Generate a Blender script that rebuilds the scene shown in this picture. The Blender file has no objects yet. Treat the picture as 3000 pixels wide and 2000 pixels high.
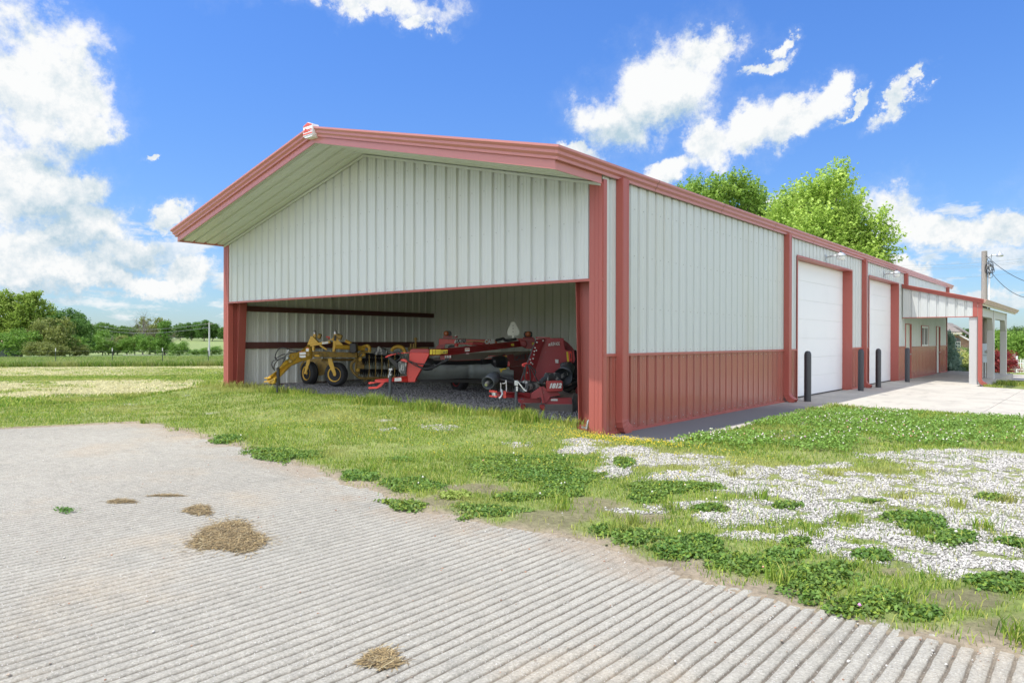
import bpy, math, random
import numpy as np
from mathutils import Vector, Matrix

R = math.radians
rnd = random.Random(7)
rs = np.random.RandomState(11)
scene = bpy.context.scene
col = scene.collection

# ------------------------------------------------------------------ camera
CF = 2068.66                       # focal length in pixels of a 3000 px wide frame
PITCH, ROLL, YAW = R(-0.1452), R(0.1273), R(-40.251)
CC = Vector((6.259, -9.648, 1.5545))
FW = Vector((math.sin(YAW)*math.cos(PITCH), math.cos(YAW)*math.cos(PITCH), math.sin(PITCH)))
RT0 = FW.cross(Vector((0, 0, 1))).normalized()
UP0 = RT0.cross(FW)
RT = RT0*math.cos(ROLL) + UP0*math.sin(ROLL)
UP = -RT0*math.sin(ROLL) + UP0*math.cos(ROLL)
cam_d = bpy.data.cameras.new('camera')
cam_d.sensor_width = 36.0
cam_d.lens = CF*36/3000
cam_d.clip_start = 0.05
cam_d.clip_end = 5000
cam = bpy.data.objects.new('camera', cam_d)
col.objects.link(cam)
m = Matrix((RT, UP, -FW)).transposed().to_4x4()
m.translation = CC
cam.matrix_world = m
scene.camera = cam

# ------------------------------------------------------------------ exposure
scene.view_settings.view_transform = 'Standard'
scene.view_settings.look = 'None'
scene.view_settings.exposure = 0.85
scene.view_settings.gamma = 1.0
scene.render.resolution_x = 1024
scene.render.resolution_y = 682
try:
    scene.cycles.max_bounces = 9
    scene.cycles.diffuse_bounces = 6
    scene.cycles.transparent_max_bounces = 6
    scene.cycles.sample_clamp_indirect = 6
except Exception:
    pass

# ------------------------------------------------------------------ sun
SUN = Vector((-0.20, -0.373, 1.0)).normalized()      # towards the sun
sd = bpy.data.lights.new('sun', 'SUN')
sd.energy = 2.75
sd.angle = R(0.5)
sd.color = (1.0, 0.955, 0.88)
so = bpy.data.objects.new('sun', sd)
so.rotation_euler = SUN.to_track_quat('Z', 'Y').to_euler()
so.location = (-5, -9, 30)
col.objects.link(so)

# ------------------------------------------------------------------ pixel rays onto world planes (photo is 3000 x 2000)
def ray(px, py):
    return FW + RT*((px-1500)/CF) - UP*((py-1000)/CF)
def at(px, py, ax, v):
    """point of the world plane axis=v seen at that photo pixel"""
    d = ray(px, py)
    t = (v-CC[ax])/d[ax]
    return CC + d*t
def gp(px, py, z=0.0):
    return at(px, py, 2, z)
def dp(px, py, d):
    return CC + ray(px, py)*d
Z1 = lambda x, y: (740+x/4.523, 920+y/4.523)
Z2 = lambda x, y: (1180+x/4.523, 920+y/4.523)
Z8 = lambda x, y: (2560+x/3.0159, 700+y/3.0159)

# ------------------------------------------------------------------ world: sky and clouds
world = bpy.data.worlds.new('World')
scene.world = world
world.use_nodes = True
nt = world.node_tree
nt.nodes.clear()
class NG:
    def __init__(s, nt): s.nt = nt
    def n(s, typ, **kw):
        o = s.nt.nodes.new(typ)
        for k, v in kw.items(): setattr(o, k, v)
        return o
    def put(s, inp, v):
        if v is None: return
        if hasattr(v, 'default_value') or hasattr(v, 'is_output'): s.nt.links.new(v, inp)
        else: inp.default_value = v
    def m(s, op, a, b=None, c=None, clamp=False):
        o = s.n('ShaderNodeMath', operation=op); o.use_clamp = clamp
        s.put(o.inputs[0], a); s.put(o.inputs[1], b)
        if c is not None: s.put(o.inputs[2], c)
        return o.outputs[0]
    def vm(s, op, a, b=None):
        o = s.n('ShaderNodeVectorMath', operation=op)
        s.put(o.inputs[0], a)
        if b is not None:
            if op == 'SCALE': s.put(o.inputs['Scale'], b)
            else: s.put(o.inputs[1], b)
        return o.outputs['Value'] if op in ('LENGTH', 'DOT_PRODUCT', 'DISTANCE') else o.outputs[0]
    def noise(s, vec, scale, detail=4, rough=0.5, dist=0.0, out='Fac'):
        o = s.n('ShaderNodeTexNoise')
        if vec is not None: s.nt.links.new(vec, o.inputs['Vector'])
        o.inputs['Scale'].default_value = scale; o.inputs['Detail'].default_value = detail
        o.inputs['Roughness'].default_value = rough; o.inputs['Distortion'].default_value = dist
        return o.outputs[out]
    def rng(s, v, a, b, c=0.0, d=1.0, smooth=True):
        o = s.n('ShaderNodeMapRange'); o.interpolation_type = 'SMOOTHSTEP' if smooth else 'LINEAR'
        s.put(o.inputs[0], v)
        for i, x in enumerate((a, b, c, d)): s.put(o.inputs[i+1], x)
        return o.outputs[0]
    def mix(s, f, a, b, blend='MIX'):
        o = s.n('ShaderNodeMix', data_type='RGBA', blend_type=blend)
        s.put(o.inputs[0], f)
        s.put(o.inputs[6], a if not isinstance(a, tuple) else (*a[:3], 1)); s.put(o.inputs[7], b if not isinstance(b, tuple) else (*b[:3], 1))
        return o.outputs[2]
g = NG(nt)
tc = g.n('ShaderNodeTexCoord').outputs['Generated']
dirn = g.vm('NORMALIZE', tc)
sky = g.n('ShaderNodeTexSky', sky_type='NISHITA')
sky.sun_disc = False
sky.sun_elevation = R(67)
sky.sun_rotation = R(208)
sky.altitude = 250; sky.air_density = 1.0; sky.dust_density = 0.6; sky.ozone_density = 2.2
SKY_STR = 0.13
sep = g.n('ShaderNodeSeparateXYZ'); nt.links.new(dirn, sep.inputs[0])
el = sep.outputs[2]
# the sky of the photo is a more saturated blue, paler at the horizon
tint = g.mix(g.rng(el, 0.0, 0.45), (0.41, 0.52, 0.66), (0.38, 0.61, 0.96))
skyc = g.mix(1.0, sky.outputs[0], tint, 'MULTIPLY')
# cloud masses: (cx, cy, rx, ry, tilt) measured in the photo at 2352 px width, turned into directions of the sky
blobs = [(40,190,170,165,0),(140,210,95,95,0),(20,420,120,120,0),(185,285,65,32,0),(150,445,85,60,0),(60,570,150,75,0),
 (210,535,110,55,0),(310,585,110,50,0),(394,498,44,30,0),(440,625,85,45,0),(130,650,220,42,0),(330,665,150,26,0),
 (825,-8,190,42,0),(972,32,38,28,-20),(1520,185,150,88,-28),(1420,262,92,72,0),(1625,125,75,48,-20),(1318,332,60,20,5),
 (1765,108,26,20,-30),(1742,163,50,17,-25),(1505,392,90,28,-8),(1600,330,48,48,-30),(1690,292,80,42,-30),
 (1800,268,85,34,-42),(1882,212,52,36,-40),(1932,246,38,10,-35),(2030,248,66,20,-42),(2095,190,44,15,-45),
 (2090,480,92,62,0),(2205,500,135,48,0),(2330,485,80,40,0),(2080,602,78,26,0),(2235,655,130,30,0),(1768,452,34,22,0),(328,381,24,7,-10),
 (-250,300,300,260,0),(2700,420,260,90,0),(-600,520,300,160,0),(3100,300,200,120,0)]
warp = g.noise(dirn, 6.5, 7, 0.68, out='Color')
wv = g.vm('SCALE', g.vm('SUBTRACT', warp, (0.5, 0.5, 0.5)), 0.15)
dw = g.vm('ADD', dirn, wv)
def chain(src, lst, spread=1.0):
    acc = None
    for (bx, by, rx, ry, tilt) in lst:
        k = 3000/2352
        c = ray(bx*k, by*k).normalized()
        ct, st = math.cos(R(tilt)), math.sin(R(tilt))
        a = ray((bx+ct*10)*k, (by+st*10)*k).normalized() - c
        b = ray((bx-st*10)*k, (by+ct*10)*k).normalized() - c
        sa, sb = a.length/10*rx*spread, b.length/10*ry*spread
        a.normalize(); b = (b - a*b.dot(a)).normalized(); cc = a.cross(b)
        rot = Matrix((a, b, cc)).transposed().to_euler('XYZ')
        mp = g.n('ShaderNodeMapping', vector_type='TEXTURE')
        nt.links.new(src, mp.inputs['Vector'])
        mp.inputs['Rotation'].default_value = rot
        mp.inputs['Scale'].default_value = (sa, sb, 1e4)
        L = g.vm('LENGTH', mp.outputs[0])
        acc = L if acc is None else g.m('SMOOTH_MIN', acc, L, 0.25)
    return acc
mn = chain(dw, blobs, 1.2)
fine = g.noise(dirn, 15.0, 9, 0.66)
dens = g.m('ADD', g.m('MULTIPLY', g.m('SUBTRACT', 1.02, mn), 1.7), g.m('MULTIPLY', g.m('SUBTRACT', fine, 0.5), 3.0))
# low banks of cloud towards the horizon
mpz = g.n('ShaderNodeMapping'); nt.links.new(dirn, mpz.inputs['Vector']); mpz.inputs['Scale'].default_value = (1, 1, 3.4)
lown = g.noise(mpz.outputs[0], 11.0, 7, 0.62)
band = g.m('MULTIPLY', g.rng(el, 0.0, 0.03), g.rng(el, 0.26, 0.12))
low = g.m('SUBTRACT', g.m('MULTIPLY', g.m('SUBTRACT', lown, 0.475), 5.0), g.m('MULTIPLY', g.m('SUBTRACT', 1.0, band), 2.5))
alpha1 = g.m('MAXIMUM', g.rng(dens, -0.14, 0.85), g.m('MULTIPLY', g.rng(dens, -0.8, 0.5), 0.10))
alpha2 = g.m('MULTIPLY', g.rng(low, 0.0, 0.6), 0.8)
# unseen extra-bright broken cloud, added behind the camera to lift the shaded walls
back = g.rng(g.vm('DOT_PRODUCT', dirn, tuple(FW)), 0.45, 0.15)
bn = g.noise(dirn, 3.2, 6, 0.6)
alpha3 = g.m('MULTIPLY', g.rng(bn, 0.42, 0.56), back)
alpha = g.m('MAXIMUM', g.m('MAXIMUM', alpha1, alpha2), alpha3)
# relief: compare the billow noise with itself a little nearer the sun
up_s = g.vm('ADD', dirn, (SUN.x*0.012, SUN.y*0.012, 0.020))
fine2 = g.noise(up_s, 15.0, 9, 0.66)
relief = g.m('MULTIPLY', g.m('SUBTRACT', fine, fine2), 3.2)
grey = chain(dw, [(120,345,150,50,0),(130,505,140,45,0),(200,590,200,40,0),(1440,290,90,50,-10),(1540,262,70,34,-30),(2120,560,90,34,0),(2230,560,120,26,0),(1500,420,70,16,0),(330,625,140,26,0),(100,690,220,26,0)])
shade = g.m('MULTIPLY', g.rng(grey, 1.35, 0.25), 0.62)
body = g.m('MULTIPLY', g.rng(g.noise(dirn, 5.0, 5, 0.6), 0.35, 0.65), 0.42)
lit = g.m('SUBTRACT', g.m('SUBTRACT', g.m('ADD', 1.06, relief), shade), body, clamp=True)
ccol = g.mix(lit, (2.1, 2.75, 3.2), (4.15, 4.2, 4.2))
ccol = g.mix(g.m('MULTIPLY', back, alpha3), ccol, (11.2, 11.2, 11.1))
final = g.mix(alpha, skyc, ccol)
bg = g.n('ShaderNodeBackground'); nt.links.new(final, bg.inputs[0]); bg.inputs[1].default_value = SKY_STR
wo = g.n('ShaderNodeOutputWorld'); nt.links.new(bg.outputs[0], wo.inputs[0])

# ------------------------------------------------------------------ materials
def vmul(g, c, k):
    return g.vm('SCALE', c, k)
def mat(name, base, rough=0.6, metal=0.0, spec=0.5, noise=None, bump=None, coat=0.0, attr=None, transl=0.0, extra=None, gain=None):
    m = bpy.data.materials.new(name); m.use_nodes = True
    g = NG(m.node_tree); b = m.node_tree.nodes['Principled BSDF']
    b.inputs['Roughness'].default_value = rough; b.inputs['Metallic'].default_value = metal
    b.inputs['Specular IOR Level'].default_value = spec; b.inputs['Coat Weight'].default_value = coat
    b.inputs['Coat Roughness'].default_value = 0.15
    pos = g.n('ShaderNodeTexCoord').outputs['Object']
    c = (*base, 1)
    if attr:
        a = g.n('ShaderNodeAttribute', attribute_name=attr); c = a.outputs['Color']
        if gain: c = g.vm('MULTIPLY', c, gain)
    if noise:          # (scale, amount, stretchz, colour2)
        for (sc, lo, hi, st, c2, amt) in noise:
            mp = g.n('ShaderNodeMapping'); m.node_tree.links.new(pos, mp.inputs['Vector']); mp.inputs['Scale'].default_value = st
            f = g.rng(g.noise(mp.outputs[0], sc, 5, 0.6), lo, hi, 0.0, amt)
            c = g.mix(f, c, (*c2, 1))
    if extra: c = extra(g, pos, c, b)
    g.put(b.inputs['Base Color'], c)
    if bump:
        sc, dist, st = bump
        bp = g.n('ShaderNodeBump'); bp.inputs['Distance'].default_value = dist; bp.inputs['Strength'].default_value = st
        m.node_tree.links.new(g.noise(pos, sc, 6, 0.65), bp.inputs['Height']); m.node_tree.links.new(bp.outputs[0], b.inputs['Normal'])
    if transl > 0:
        tr = g.n('ShaderNodeBsdfTranslucent'); g.put(tr.inputs[0], c)
        mx = g.n('ShaderNodeMixShader'); mx.inputs[0].default_value = transl
        m.node_tree.links.new(b.outputs[0], mx.inputs[1]); m.node_tree.links.new(tr.outputs[0], mx.inputs[2])
        m.node_tree.links.new(mx.outputs[0], m.node_tree.nodes['Material Output'].inputs[0])
    return m
ONE = (1, 1, 1)
def splash(g, pos, c, b):
    s = g.n('ShaderNodeSeparateXYZ'); g.nt.links.new(pos, s.inputs[0])
    k = g.m('MULTIPLY', g.rng(s.outputs[2], 0.45, 0.0), g.rng(g.noise(pos, 7, 5, 0.7), 0.35, 0.65))
    return g.mix(g.m('MULTIPLY', k, 0.45), c, (0.27, 0.19, 0.15))
M = {}
M['wall'] = mat('wall_paint', (0.56, 0.59, 0.585), 0.42, noise=[(0.8, 0.45, 0.75, (1, 1, 0.25), (0.52, 0.53, 0.48), 0.5), (9, 0.60, 0.8, (1, 1, 0.05), (0.45, 0.44, 0.38), 0.28)])
M['fade'] = mat('faded_red_trim_paint', (0.50, 0.195, 0.175), 0.40, noise=[(2.0, 0.5, 0.8, (1, 1, 0.3), (0.50, 0.21, 0.19), 0.5)], coat=0.2)
M['red'] = mat('red_trim_paint', (0.38, 0.098, 0.078), 0.42, noise=[(2.0, 0.5, 0.8, (1, 1, 0.3), (0.33, 0.10, 0.08), 0.6), (8, 0.58, 0.75, (1, 1, 0.15), (0.42, 0.17, 0.14), 0.35)], coat=0.08)
M['redsheet'] = mat('red_sheet_paint', (0.34, 0.095, 0.072), 0.26, noise=[(1.4, 0.45, 0.8, (1, 1, 0.4), (0.28, 0.09, 0.07), 0.6), (12, 0.62, 0.8, (1, 1, 0.1), (0.36, 0.22, 0.17), 0.3)], coat=0.2, extra=splash)
M['primer'] = mat('steel_primer', (0.12, 0.045, 0.04), 0.6, noise=[(6, 0.5, 0.75, ONE, (0.09, 0.035, 0.03), 0.7)])
M['frame'] = mat('frame_red_steel', (0.30, 0.075, 0.06), 0.45, noise=[(3, 0.5, 0.8, (1, 1, .3), (0.20, 0.06, 0.05), 0.6)])
M['white'] = mat('white_door_paint', (0.80, 0.81, 0.82), 0.4, noise=[(1.2, 0.5, 0.8, ONE, (0.74, 0.75, 0.76), 0.5)])
M['offwhite'] = mat('door_paint', (0.62, 0.66, 0.62), 0.4)
M['gap'] = mat('dark_gap', (0.03, 0.03, 0.03), 0.8)
M['bollard'] = mat('bollard_paint', (0.035, 0.037, 0.045), 0.45, noise=[(5, 0.55, 0.8, ONE, (0.09, 0.09, 0.10), 0.5)])
M['glass'] = mat('window_glass', (0.02, 0.025, 0.03), 0.04, spec=1.0)
M['galv'] = mat('galvanised_metal', (0.50, 0.52, 0.54), 0.4, 0.6)
M['lampglass'] = mat('lamp_lens', (0.75, 0.76, 0.76), 0.3)
M['grey'] = mat('grey_column_paint', (0.50, 0.50, 0.49), 0.6, noise=[(1.5, 0.5, 0.8, (1, 1, .3), (0.42, 0.42, 0.42), 0.5)])
M['box'] = mat('meter_box_paint', (0.46, 0.52, 0.60), 0.5)
M['wood'] = mat('pole_wood', (0.30, 0.27, 0.24), 0.85, noise=[(6, 0.4, 0.7, (1, 1, .05), (0.16, 0.14, 0.12), 0.8)])
M['wire'] = mat('wire', (0.03, 0.03, 0.035), 0.6)
M['wirel'] = mat('pale_wire', (0.30, 0.32, 0.34), 0.6)
M['rubber'] = mat('tyre_rubber', (0.022, 0.023, 0.026), 0.75, noise=[(8, 0.5, 0.8, ONE, (0.07, 0.07, 0.065), 0.5)])
M['yel'] = mat('yellow_machine_paint', (0.74, 0.45, 0.055), 0.42, noise=[(7, 0.52, 0.72, ONE, (0.34, 0.22, 0.07), 0.6), (25, 0.64, 0.72, ONE, (0.10, 0.07, 0.04), 0.7)])
M['yeld'] = mat('dusty_yellow_paint', (0.42, 0.28, 0.075), 0.65, noise=[(9, 0.45, 0.7, ONE, (0.16, 0.12, 0.06), 0.8)])
M['mred'] = mat('bright_red_machine_paint', (0.66, 0.055, 0.045), 0.33, noise=[(9, 0.55, 0.75, ONE, (0.36, 0.06, 0.05), 0.6), (40, 0.66, 0.7, ONE, (0.6, 0.55, 0.5), 0.6)])
M['dred'] = mat('dark_red_machine_paint', (0.36, 0.025, 0.03), 0.32, noise=[(6, 0.5, 0.75, ONE, (0.20, 0.035, 0.032), 0.7), (30, 0.67, 0.71, ONE, (0.5, 0.42, 0.38), 0.6)])
M['hog'] = mat('maroon_cutter_paint', (0.36, 0.045, 0.052), 0.45, noise=[(4, 0.5, 0.8, ONE, (0.20, 0.06, 0.055), 0.6), (22, 0.66, 0.72, (1, 1, .3), (0.5, 0.42, 0.38), 0.7)])
M['dust'] = mat('dusty_deck', (0.30, 0.24, 0.20), 0.9, noise=[(30, 0.45, 0.62, ONE, (0.36, 0.33, 0.29), 0.8), (4, 0.5, 0.8, ONE, (0.20, 0.09, 0.07), 0.6)])
M['canvas'] = mat('grey_canvas', (0.32, 0.36, 0.36), 0.38, noise=[(5, 0.5, 0.8, ONE, (0.14, 0.15, 0.145), 0.7)], bump=(3, 0.03, 0.5))
M['blk'] = mat('black_plastic', (0.018, 0.019, 0.022), 0.4, noise=[(15, 0.6, 0.8, ONE, (0.10, 0.10, 0.10), 0.4)])
M['dgrey'] = mat('dark_grey_steel', (0.06, 0.07, 0.082), 0.5, noise=[(12, 0.58, 0.75, ONE, (0.18, 0.18, 0.18), 0.5)])
M['chainm'] = mat('worn_chain_steel', (0.34, 0.33, 0.31), 0.5, 0.2)
M['screw'] = mat('painted_screw', (0.30, 0.31, 0.30), 0.5)
M['bay_wall'] = mat('brightened_wall_paint', (0.74, 0.77, 0.73), 0.4, noise=[(0.8, 0.45, 0.75, (1, 1, 0.25), (0.66, 0.68, 0.62), 0.6), (7, 0.60, 0.8, (1, 1, 0.05), (0.5, 0.48, 0.42), 0.35)])  # lighter copy of the wall paint, brightness put into the colour for the dim bay
M['chrome'] = mat('bright_steel', (0.5, 0.5, 0.5), 0.3, 0.9)
M['muck'] = mat('droppings_streaked_plastic', (0.05, 0.055, 0.06), 0.45, noise=[(14, 0.5, 0.62, (1, 1, .35), (0.55, 0.55, 0.52), 0.8)])
M['decy'] = mat('yellow_decal', (0.72, 0.55, 0.03), 0.5)
M['deco'] = mat('orange_stripe_decal', (0.50, 0.19, 0.07), 0.4)
M['decw'] = mat('white_decal', (0.70, 0.70, 0.68), 0.5)
M['decg'] = mat('faded_lettering', (0.16, 0.13, 0.13), 0.5)
M['deco2'] = mat('orange_decal', (0.55, 0.14, 0.03), 0.5)
M['amber'] = mat('amber_lens', (0.50, 0.13, 0.03), 0.3)
M['smv'] = mat('bare_aluminium', (0.70, 0.74, 0.68), 0.35, 0.3)
M['ink'] = mat('black_lettering', (0.02, 0.02, 0.02), 0.5)
M['signred'] = mat('sign_red', (0.62, 0.10, 0.07), 0.45)
M['pink'] = mat('faded_red_decal', (0.5, 0.3, 0.32), 0.5)
def brick_extra(g, pos, c, b):
    mp = g.n('ShaderNodeMapping'); g.nt.links.new(pos, mp.inputs['Vector']); mp.inputs['Rotation'].default_value = (R(90), 0, 0)
    t = g.n('ShaderNodeTexBrick'); g.nt.links.new(mp.outputs[0], t.inputs['Vector'])
    t.inputs['Scale'].default_value = 3.0; t.inputs['Color1'].default_value = (0.34, 0.19, 0.13, 1); t.inputs['Color2'].default_value = (0.22, 0.13, 0.10, 1)
    t.inputs['Mortar'].default_value = (0.40, 0.36, 0.31, 1); t.inputs['Mortar Size'].default_value = 0.015
    return t.outputs[0]
M['brick'] = mat('brick', (0.3, 0.2, 0.15), 0.85, extra=brick_extra)
M['shingle'] = mat('shingles', (0.23, 0.20, 0.18), 0.9, noise=[(12, 0.4, 0.7, (1, 1, 3), (0.15, 0.135, 0.125), 0.8)])
M['cream'] = mat('cream_trim', (0.62, 0.58, 0.48), 0.6)
M['pole_white'] = mat('white_conduit', (0.72, 0.74, 0.76), 0.5)
M['tanmetal'] = mat('tan_gutter_paint', (0.50, 0.33, 0.27), 0.4)
M['tpost'] = mat('fence_post_green', (0.05, 0.07, 0.05), 0.7)
M['white_fence'] = mat('white_vinyl', (0.80, 0.80, 0.80), 0.5)
M['bark'] = mat('bark', (0.10, 0.085, 0.07), 0.9, noise=[(8, 0.4, 0.7, (1, 1, .2), (0.17, 0.15, 0.13), 0.7)])
M['barkg'] = mat('grey_bark', (0.20, 0.175, 0.15), 0.9)
M['leaf'] = mat('foliage', (0.1, 0.2, 0.04), 0.55, spec=0.3, attr='Col', transl=0.35, gain=(1.75, 1.5, 1.35))
M['blade'] = mat('grass_blades', (0.1, 0.2, 0.04), 0.6, spec=0.25, attr='Col', transl=0.35, gain=(1.42, 1.56, 1.2))
M['stone'] = mat('white_gravel_stones', (0.6, 0.6, 0.58), 0.8, attr='Col')
M['straw'] = mat('dry_clippings', (0.4, 0.3, 0.15), 0.85, attr='Col')
def ground_extra(g, pos, c, b):
    f = g.noise(pos, 22, 6, 0.7)
    f2 = g.noise(pos, 2.2, 5, 0.6)
    k = g.m('MULTIPLY', g.rng(f, 0.25, 0.75, 0.55, 1.4, False), g.rng(f2, 0.3, 0.7, 0.85, 1.15, False))
    return vmul(g, c, k)
M['ground'] = mat('ground', (0.2, 0.2, 0.1), 0.95, spec=0.2, attr='Col', extra=ground_extra, bump=(40, 0.03, 0.7))
def pad_extra(g, pos, c, b):
    v = g.noise(pos, 60, 4, 0.7)
    c = vmul(g, c, g.rng(v, 0.3, 0.72, 0.66, 1.28, False))
    c = vmul(g, c, g.rng(g.noise(pos, 9, 5, 0.7), 0.3, 0.7, 0.86, 1.12, False))
    w = g.n('ShaderNodeTexVoronoi'); g.nt.links.new(pos, w.inputs['Vector']); w.inputs['Scale'].default_value = 55
    c = g.mix(g.m('MULTIPLY', g.rng(w.outputs['Distance'], 0.22, 0.1), 0.55), c, (0.66, 0.65, 0.62))
    return c
M['pad'] = mat('grooved_concrete', (0.4, 0.39, 0.37), 0.9, spec=0.2, attr='Col', extra=pad_extra, bump=(70, 0.012, 0.6),
    noise=[(0.55, 0.50, 0.72, ONE, (0.40, 0.33, 0.24), 0.55), (1.6, 0.50, 0.72, ONE, (0.27, 0.26, 0.225), 0.55)])
def crack_extra(g, pos, c, b):
    return c
M['concrete'] = mat('smooth_concrete', (0.46, 0.43, 0.375), 0.85, spec=0.25, bump=(50, 0.006, 0.5),
    noise=[(0.7, 0.45, 0.65, ONE, (0.36, 0.34, 0.30), 0.7), (3.0, 0.52, 0.72, (1, .3, 1), (0.30, 0.28, 0.245), 0.65), (1.3, 0.60, 0.66, (1, 1, 1), (0.27, 0.25, 0.22), 0.45), (45, 0.5, 0.7, ONE, (0.36, 0.34, 0.30), 0.5)])
def strip_shadow(g, pos, c, b):  # building's cast shadow painted dark into the strip colour, outer edge left pale
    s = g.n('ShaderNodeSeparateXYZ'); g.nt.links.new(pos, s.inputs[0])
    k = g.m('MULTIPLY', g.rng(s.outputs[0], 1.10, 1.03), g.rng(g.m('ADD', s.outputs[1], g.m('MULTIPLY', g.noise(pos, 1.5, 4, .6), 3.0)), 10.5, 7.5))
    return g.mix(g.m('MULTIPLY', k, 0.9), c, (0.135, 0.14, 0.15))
M['strip'] = mat('shadow_painted_strip', (0.44, 0.41, 0.36), 0.8, spec=0.3, bump=(50, 0.006, 0.5), extra=strip_shadow, noise=[(1.2, 0.45, 0.7, (1, .3, 1), (0.36, 0.34, 0.31), 0.6), (30, 0.5, 0.7, ONE, (0.33, 0.31, 0.28), 0.5)])
M['gravelfloor'] = mat('dark_gravel', (0.17, 0.16, 0.155), 0.9, spec=0.2, bump=(45, 0.05, 1.0),
    noise=[(45, 0.45, 0.6, ONE, (0.30, 0.29, 0.29), 0.85), (1.5, 0.5, 0.7, ONE, (0.10, 0.08, 0.06), 0.6)])
M['crack'] = mat('dark_joint', (0.12, 0.11, 0.10), 0.95)  # dark colour for joints in the concrete

# ------------------------------------------------------------------ mesh helpers
wloc = {}
def tag(o, label=None, cat=None, group=None, kind=None):
    if label: o['label'] = label
    if cat: o['category'] = cat
    if group: o['group'] = group
    if kind: o['kind'] = kind
    return o
def thing(name, loc, label, cat, group=None):
    o = bpy.data.objects.new(name, None); col.objects.link(o); o.location = loc; o.empty_display_size = 0.2
    wloc[o] = Vector(loc)
    return tag(o, label, cat, group)
class MB:
    def __init__(s): s.v = []; s.f = []; s.sm = []
    def add(s, vs, fs, smooth=False):
        k = len(s.v); s.v += [tuple(v) for v in vs]; s.f += [tuple(i+k for i in f) for f in fs]; s.sm += [smooth]*len(fs); return s
    def box(s, a, b):
        x0, y0, z0 = a; x1, y1, z1 = b
        return s.add([(x0,y0,z0),(x1,y0,z0),(x1,y1,z0),(x0,y1,z0),(x0,y0,z1),(x1,y0,z1),(x1,y1,z1),(x0,y1,z1)],
              [(0,3,2,1),(4,5,6,7),(0,1,5,4),(1,2,6,5),(2,3,7,6),(3,0,4,7)])
    def prism(s, pts, ext):
        n = len(pts); e = Vector(ext); P = [Vector(p) for p in pts]
        return s.add(P + [p+e for p in P], [tuple(range(n))[::-1], tuple(range(n, 2*n))] + [(i, (i+1) % n, n+(i+1) % n, n+i) for i in range(n)])
    def tube(s, pts, r, n=8, cap=True):
        P = [Vector(p) for p in pts]; rr = r if isinstance(r, (list, tuple)) else [r]*len(P)
        vs = []; prev = None
        for i, p in enumerate(P):
            t = (P[min(i+1, len(P)-1)] - P[max(i-1, 0)]).normalized()
            if prev is None:
                ref = Vector((0, 0, 1)) if abs(t.z) < 0.9 else Vector((1, 0, 0)); a = t.cross(ref).normalized()
            else: a = (prev - t*prev.dot(t)).normalized()
            prev = a; b = t.cross(a)
            for k in range(n):
                q = 2*math.pi*k/n; vs.append(p + (a*math.cos(q)+b*math.sin(q))*rr[i])
        fs = [(i*n+k, i*n+(k+1) % n, (i+1)*n+(k+1) % n, (i+1)*n+k) for i in range(len(P)-1) for k in range(n)]
        s.add(vs, fs, True)
        if cap: s.add(vs[:n], [tuple(range(n))[::-1]]); s.add(vs[-n:], [tuple(range(n))])
        return s
    def bar(s, a, b, w, h, up=(0, 0, 1)):
        a, b = Vector(a), Vector(b); t = (b-a).normalized(); u = Vector(up); x = t.cross(u).normalized()*w/2; y = x.cross(t).normalized()*h/2
        vs = [a-x-y, a+x-y, a+x+y, a-x+y, b-x-y, b+x-y, b+x+y, b-x+y]
        return s.add(vs, [(0,1,2,3),(7,6,5,4),(4,5,1,0),(5,6,2,1),(6,7,3,2),(7,4,0,3)])
    def lathe(s, c, axis, prof, n=20):
        """prof: list of (distance along axis, radius)"""
        c = Vector(c); t = Vector(axis).normalized(); ref = Vector((0, 0, 1)) if abs(t.z) < 0.9 else Vector((1, 0, 0))
        a = t.cross(ref).normalized(); b = t.cross(a); vs = []
        for (d, r) in prof:
            for k in range(n):
                q = 2*math.pi*k/n; vs.append(c + t*d + (a*math.cos(q)+b*math.sin(q))*max(r, 1e-4))
        fs = [(i*n+k, i*n+(k+1) % n, (i+1)*n+(k+1) % n, (i+1)*n+k) for i in range(len(prof)-1) for k in range(n)]
        s.add(vs, fs, True); s.add(vs[:n], [tuple(range(n))[::-1]]); s.add(vs[-n:], [tuple(range(n))]); return s
    def build(s, name, m, parent=None, bevel=0.0, recalc=True):
        off = wloc.get(parent, Vector((0, 0, 0)))
        me = bpy.data.meshes.new(name)
        me.from_pydata([(v[0]-off.x, v[1]-off.y, v[2]-off.z) for v in s.v], [], s.f)
        me.polygons.foreach_set('use_smooth', s.sm)
        me.materials.append(m)
        if recalc:
            import bmesh
            bm = bmesh.new(); bm.from_mesh(me); bmesh.ops.recalc_face_normals(bm, faces=bm.faces); bm.to_mesh(me); bm.free()
        o = bpy.data.objects.new(name, me); col.objects.link(o)
        if parent is not None: o.parent = parent
        wloc[o] = off.copy()
        if bevel > 0:
            bv = o.modifiers.new('bevel', 'BEVEL'); bv.width = bevel; bv.segments = 2; bv.limit_method = 'ANGLE'
        return o
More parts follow.
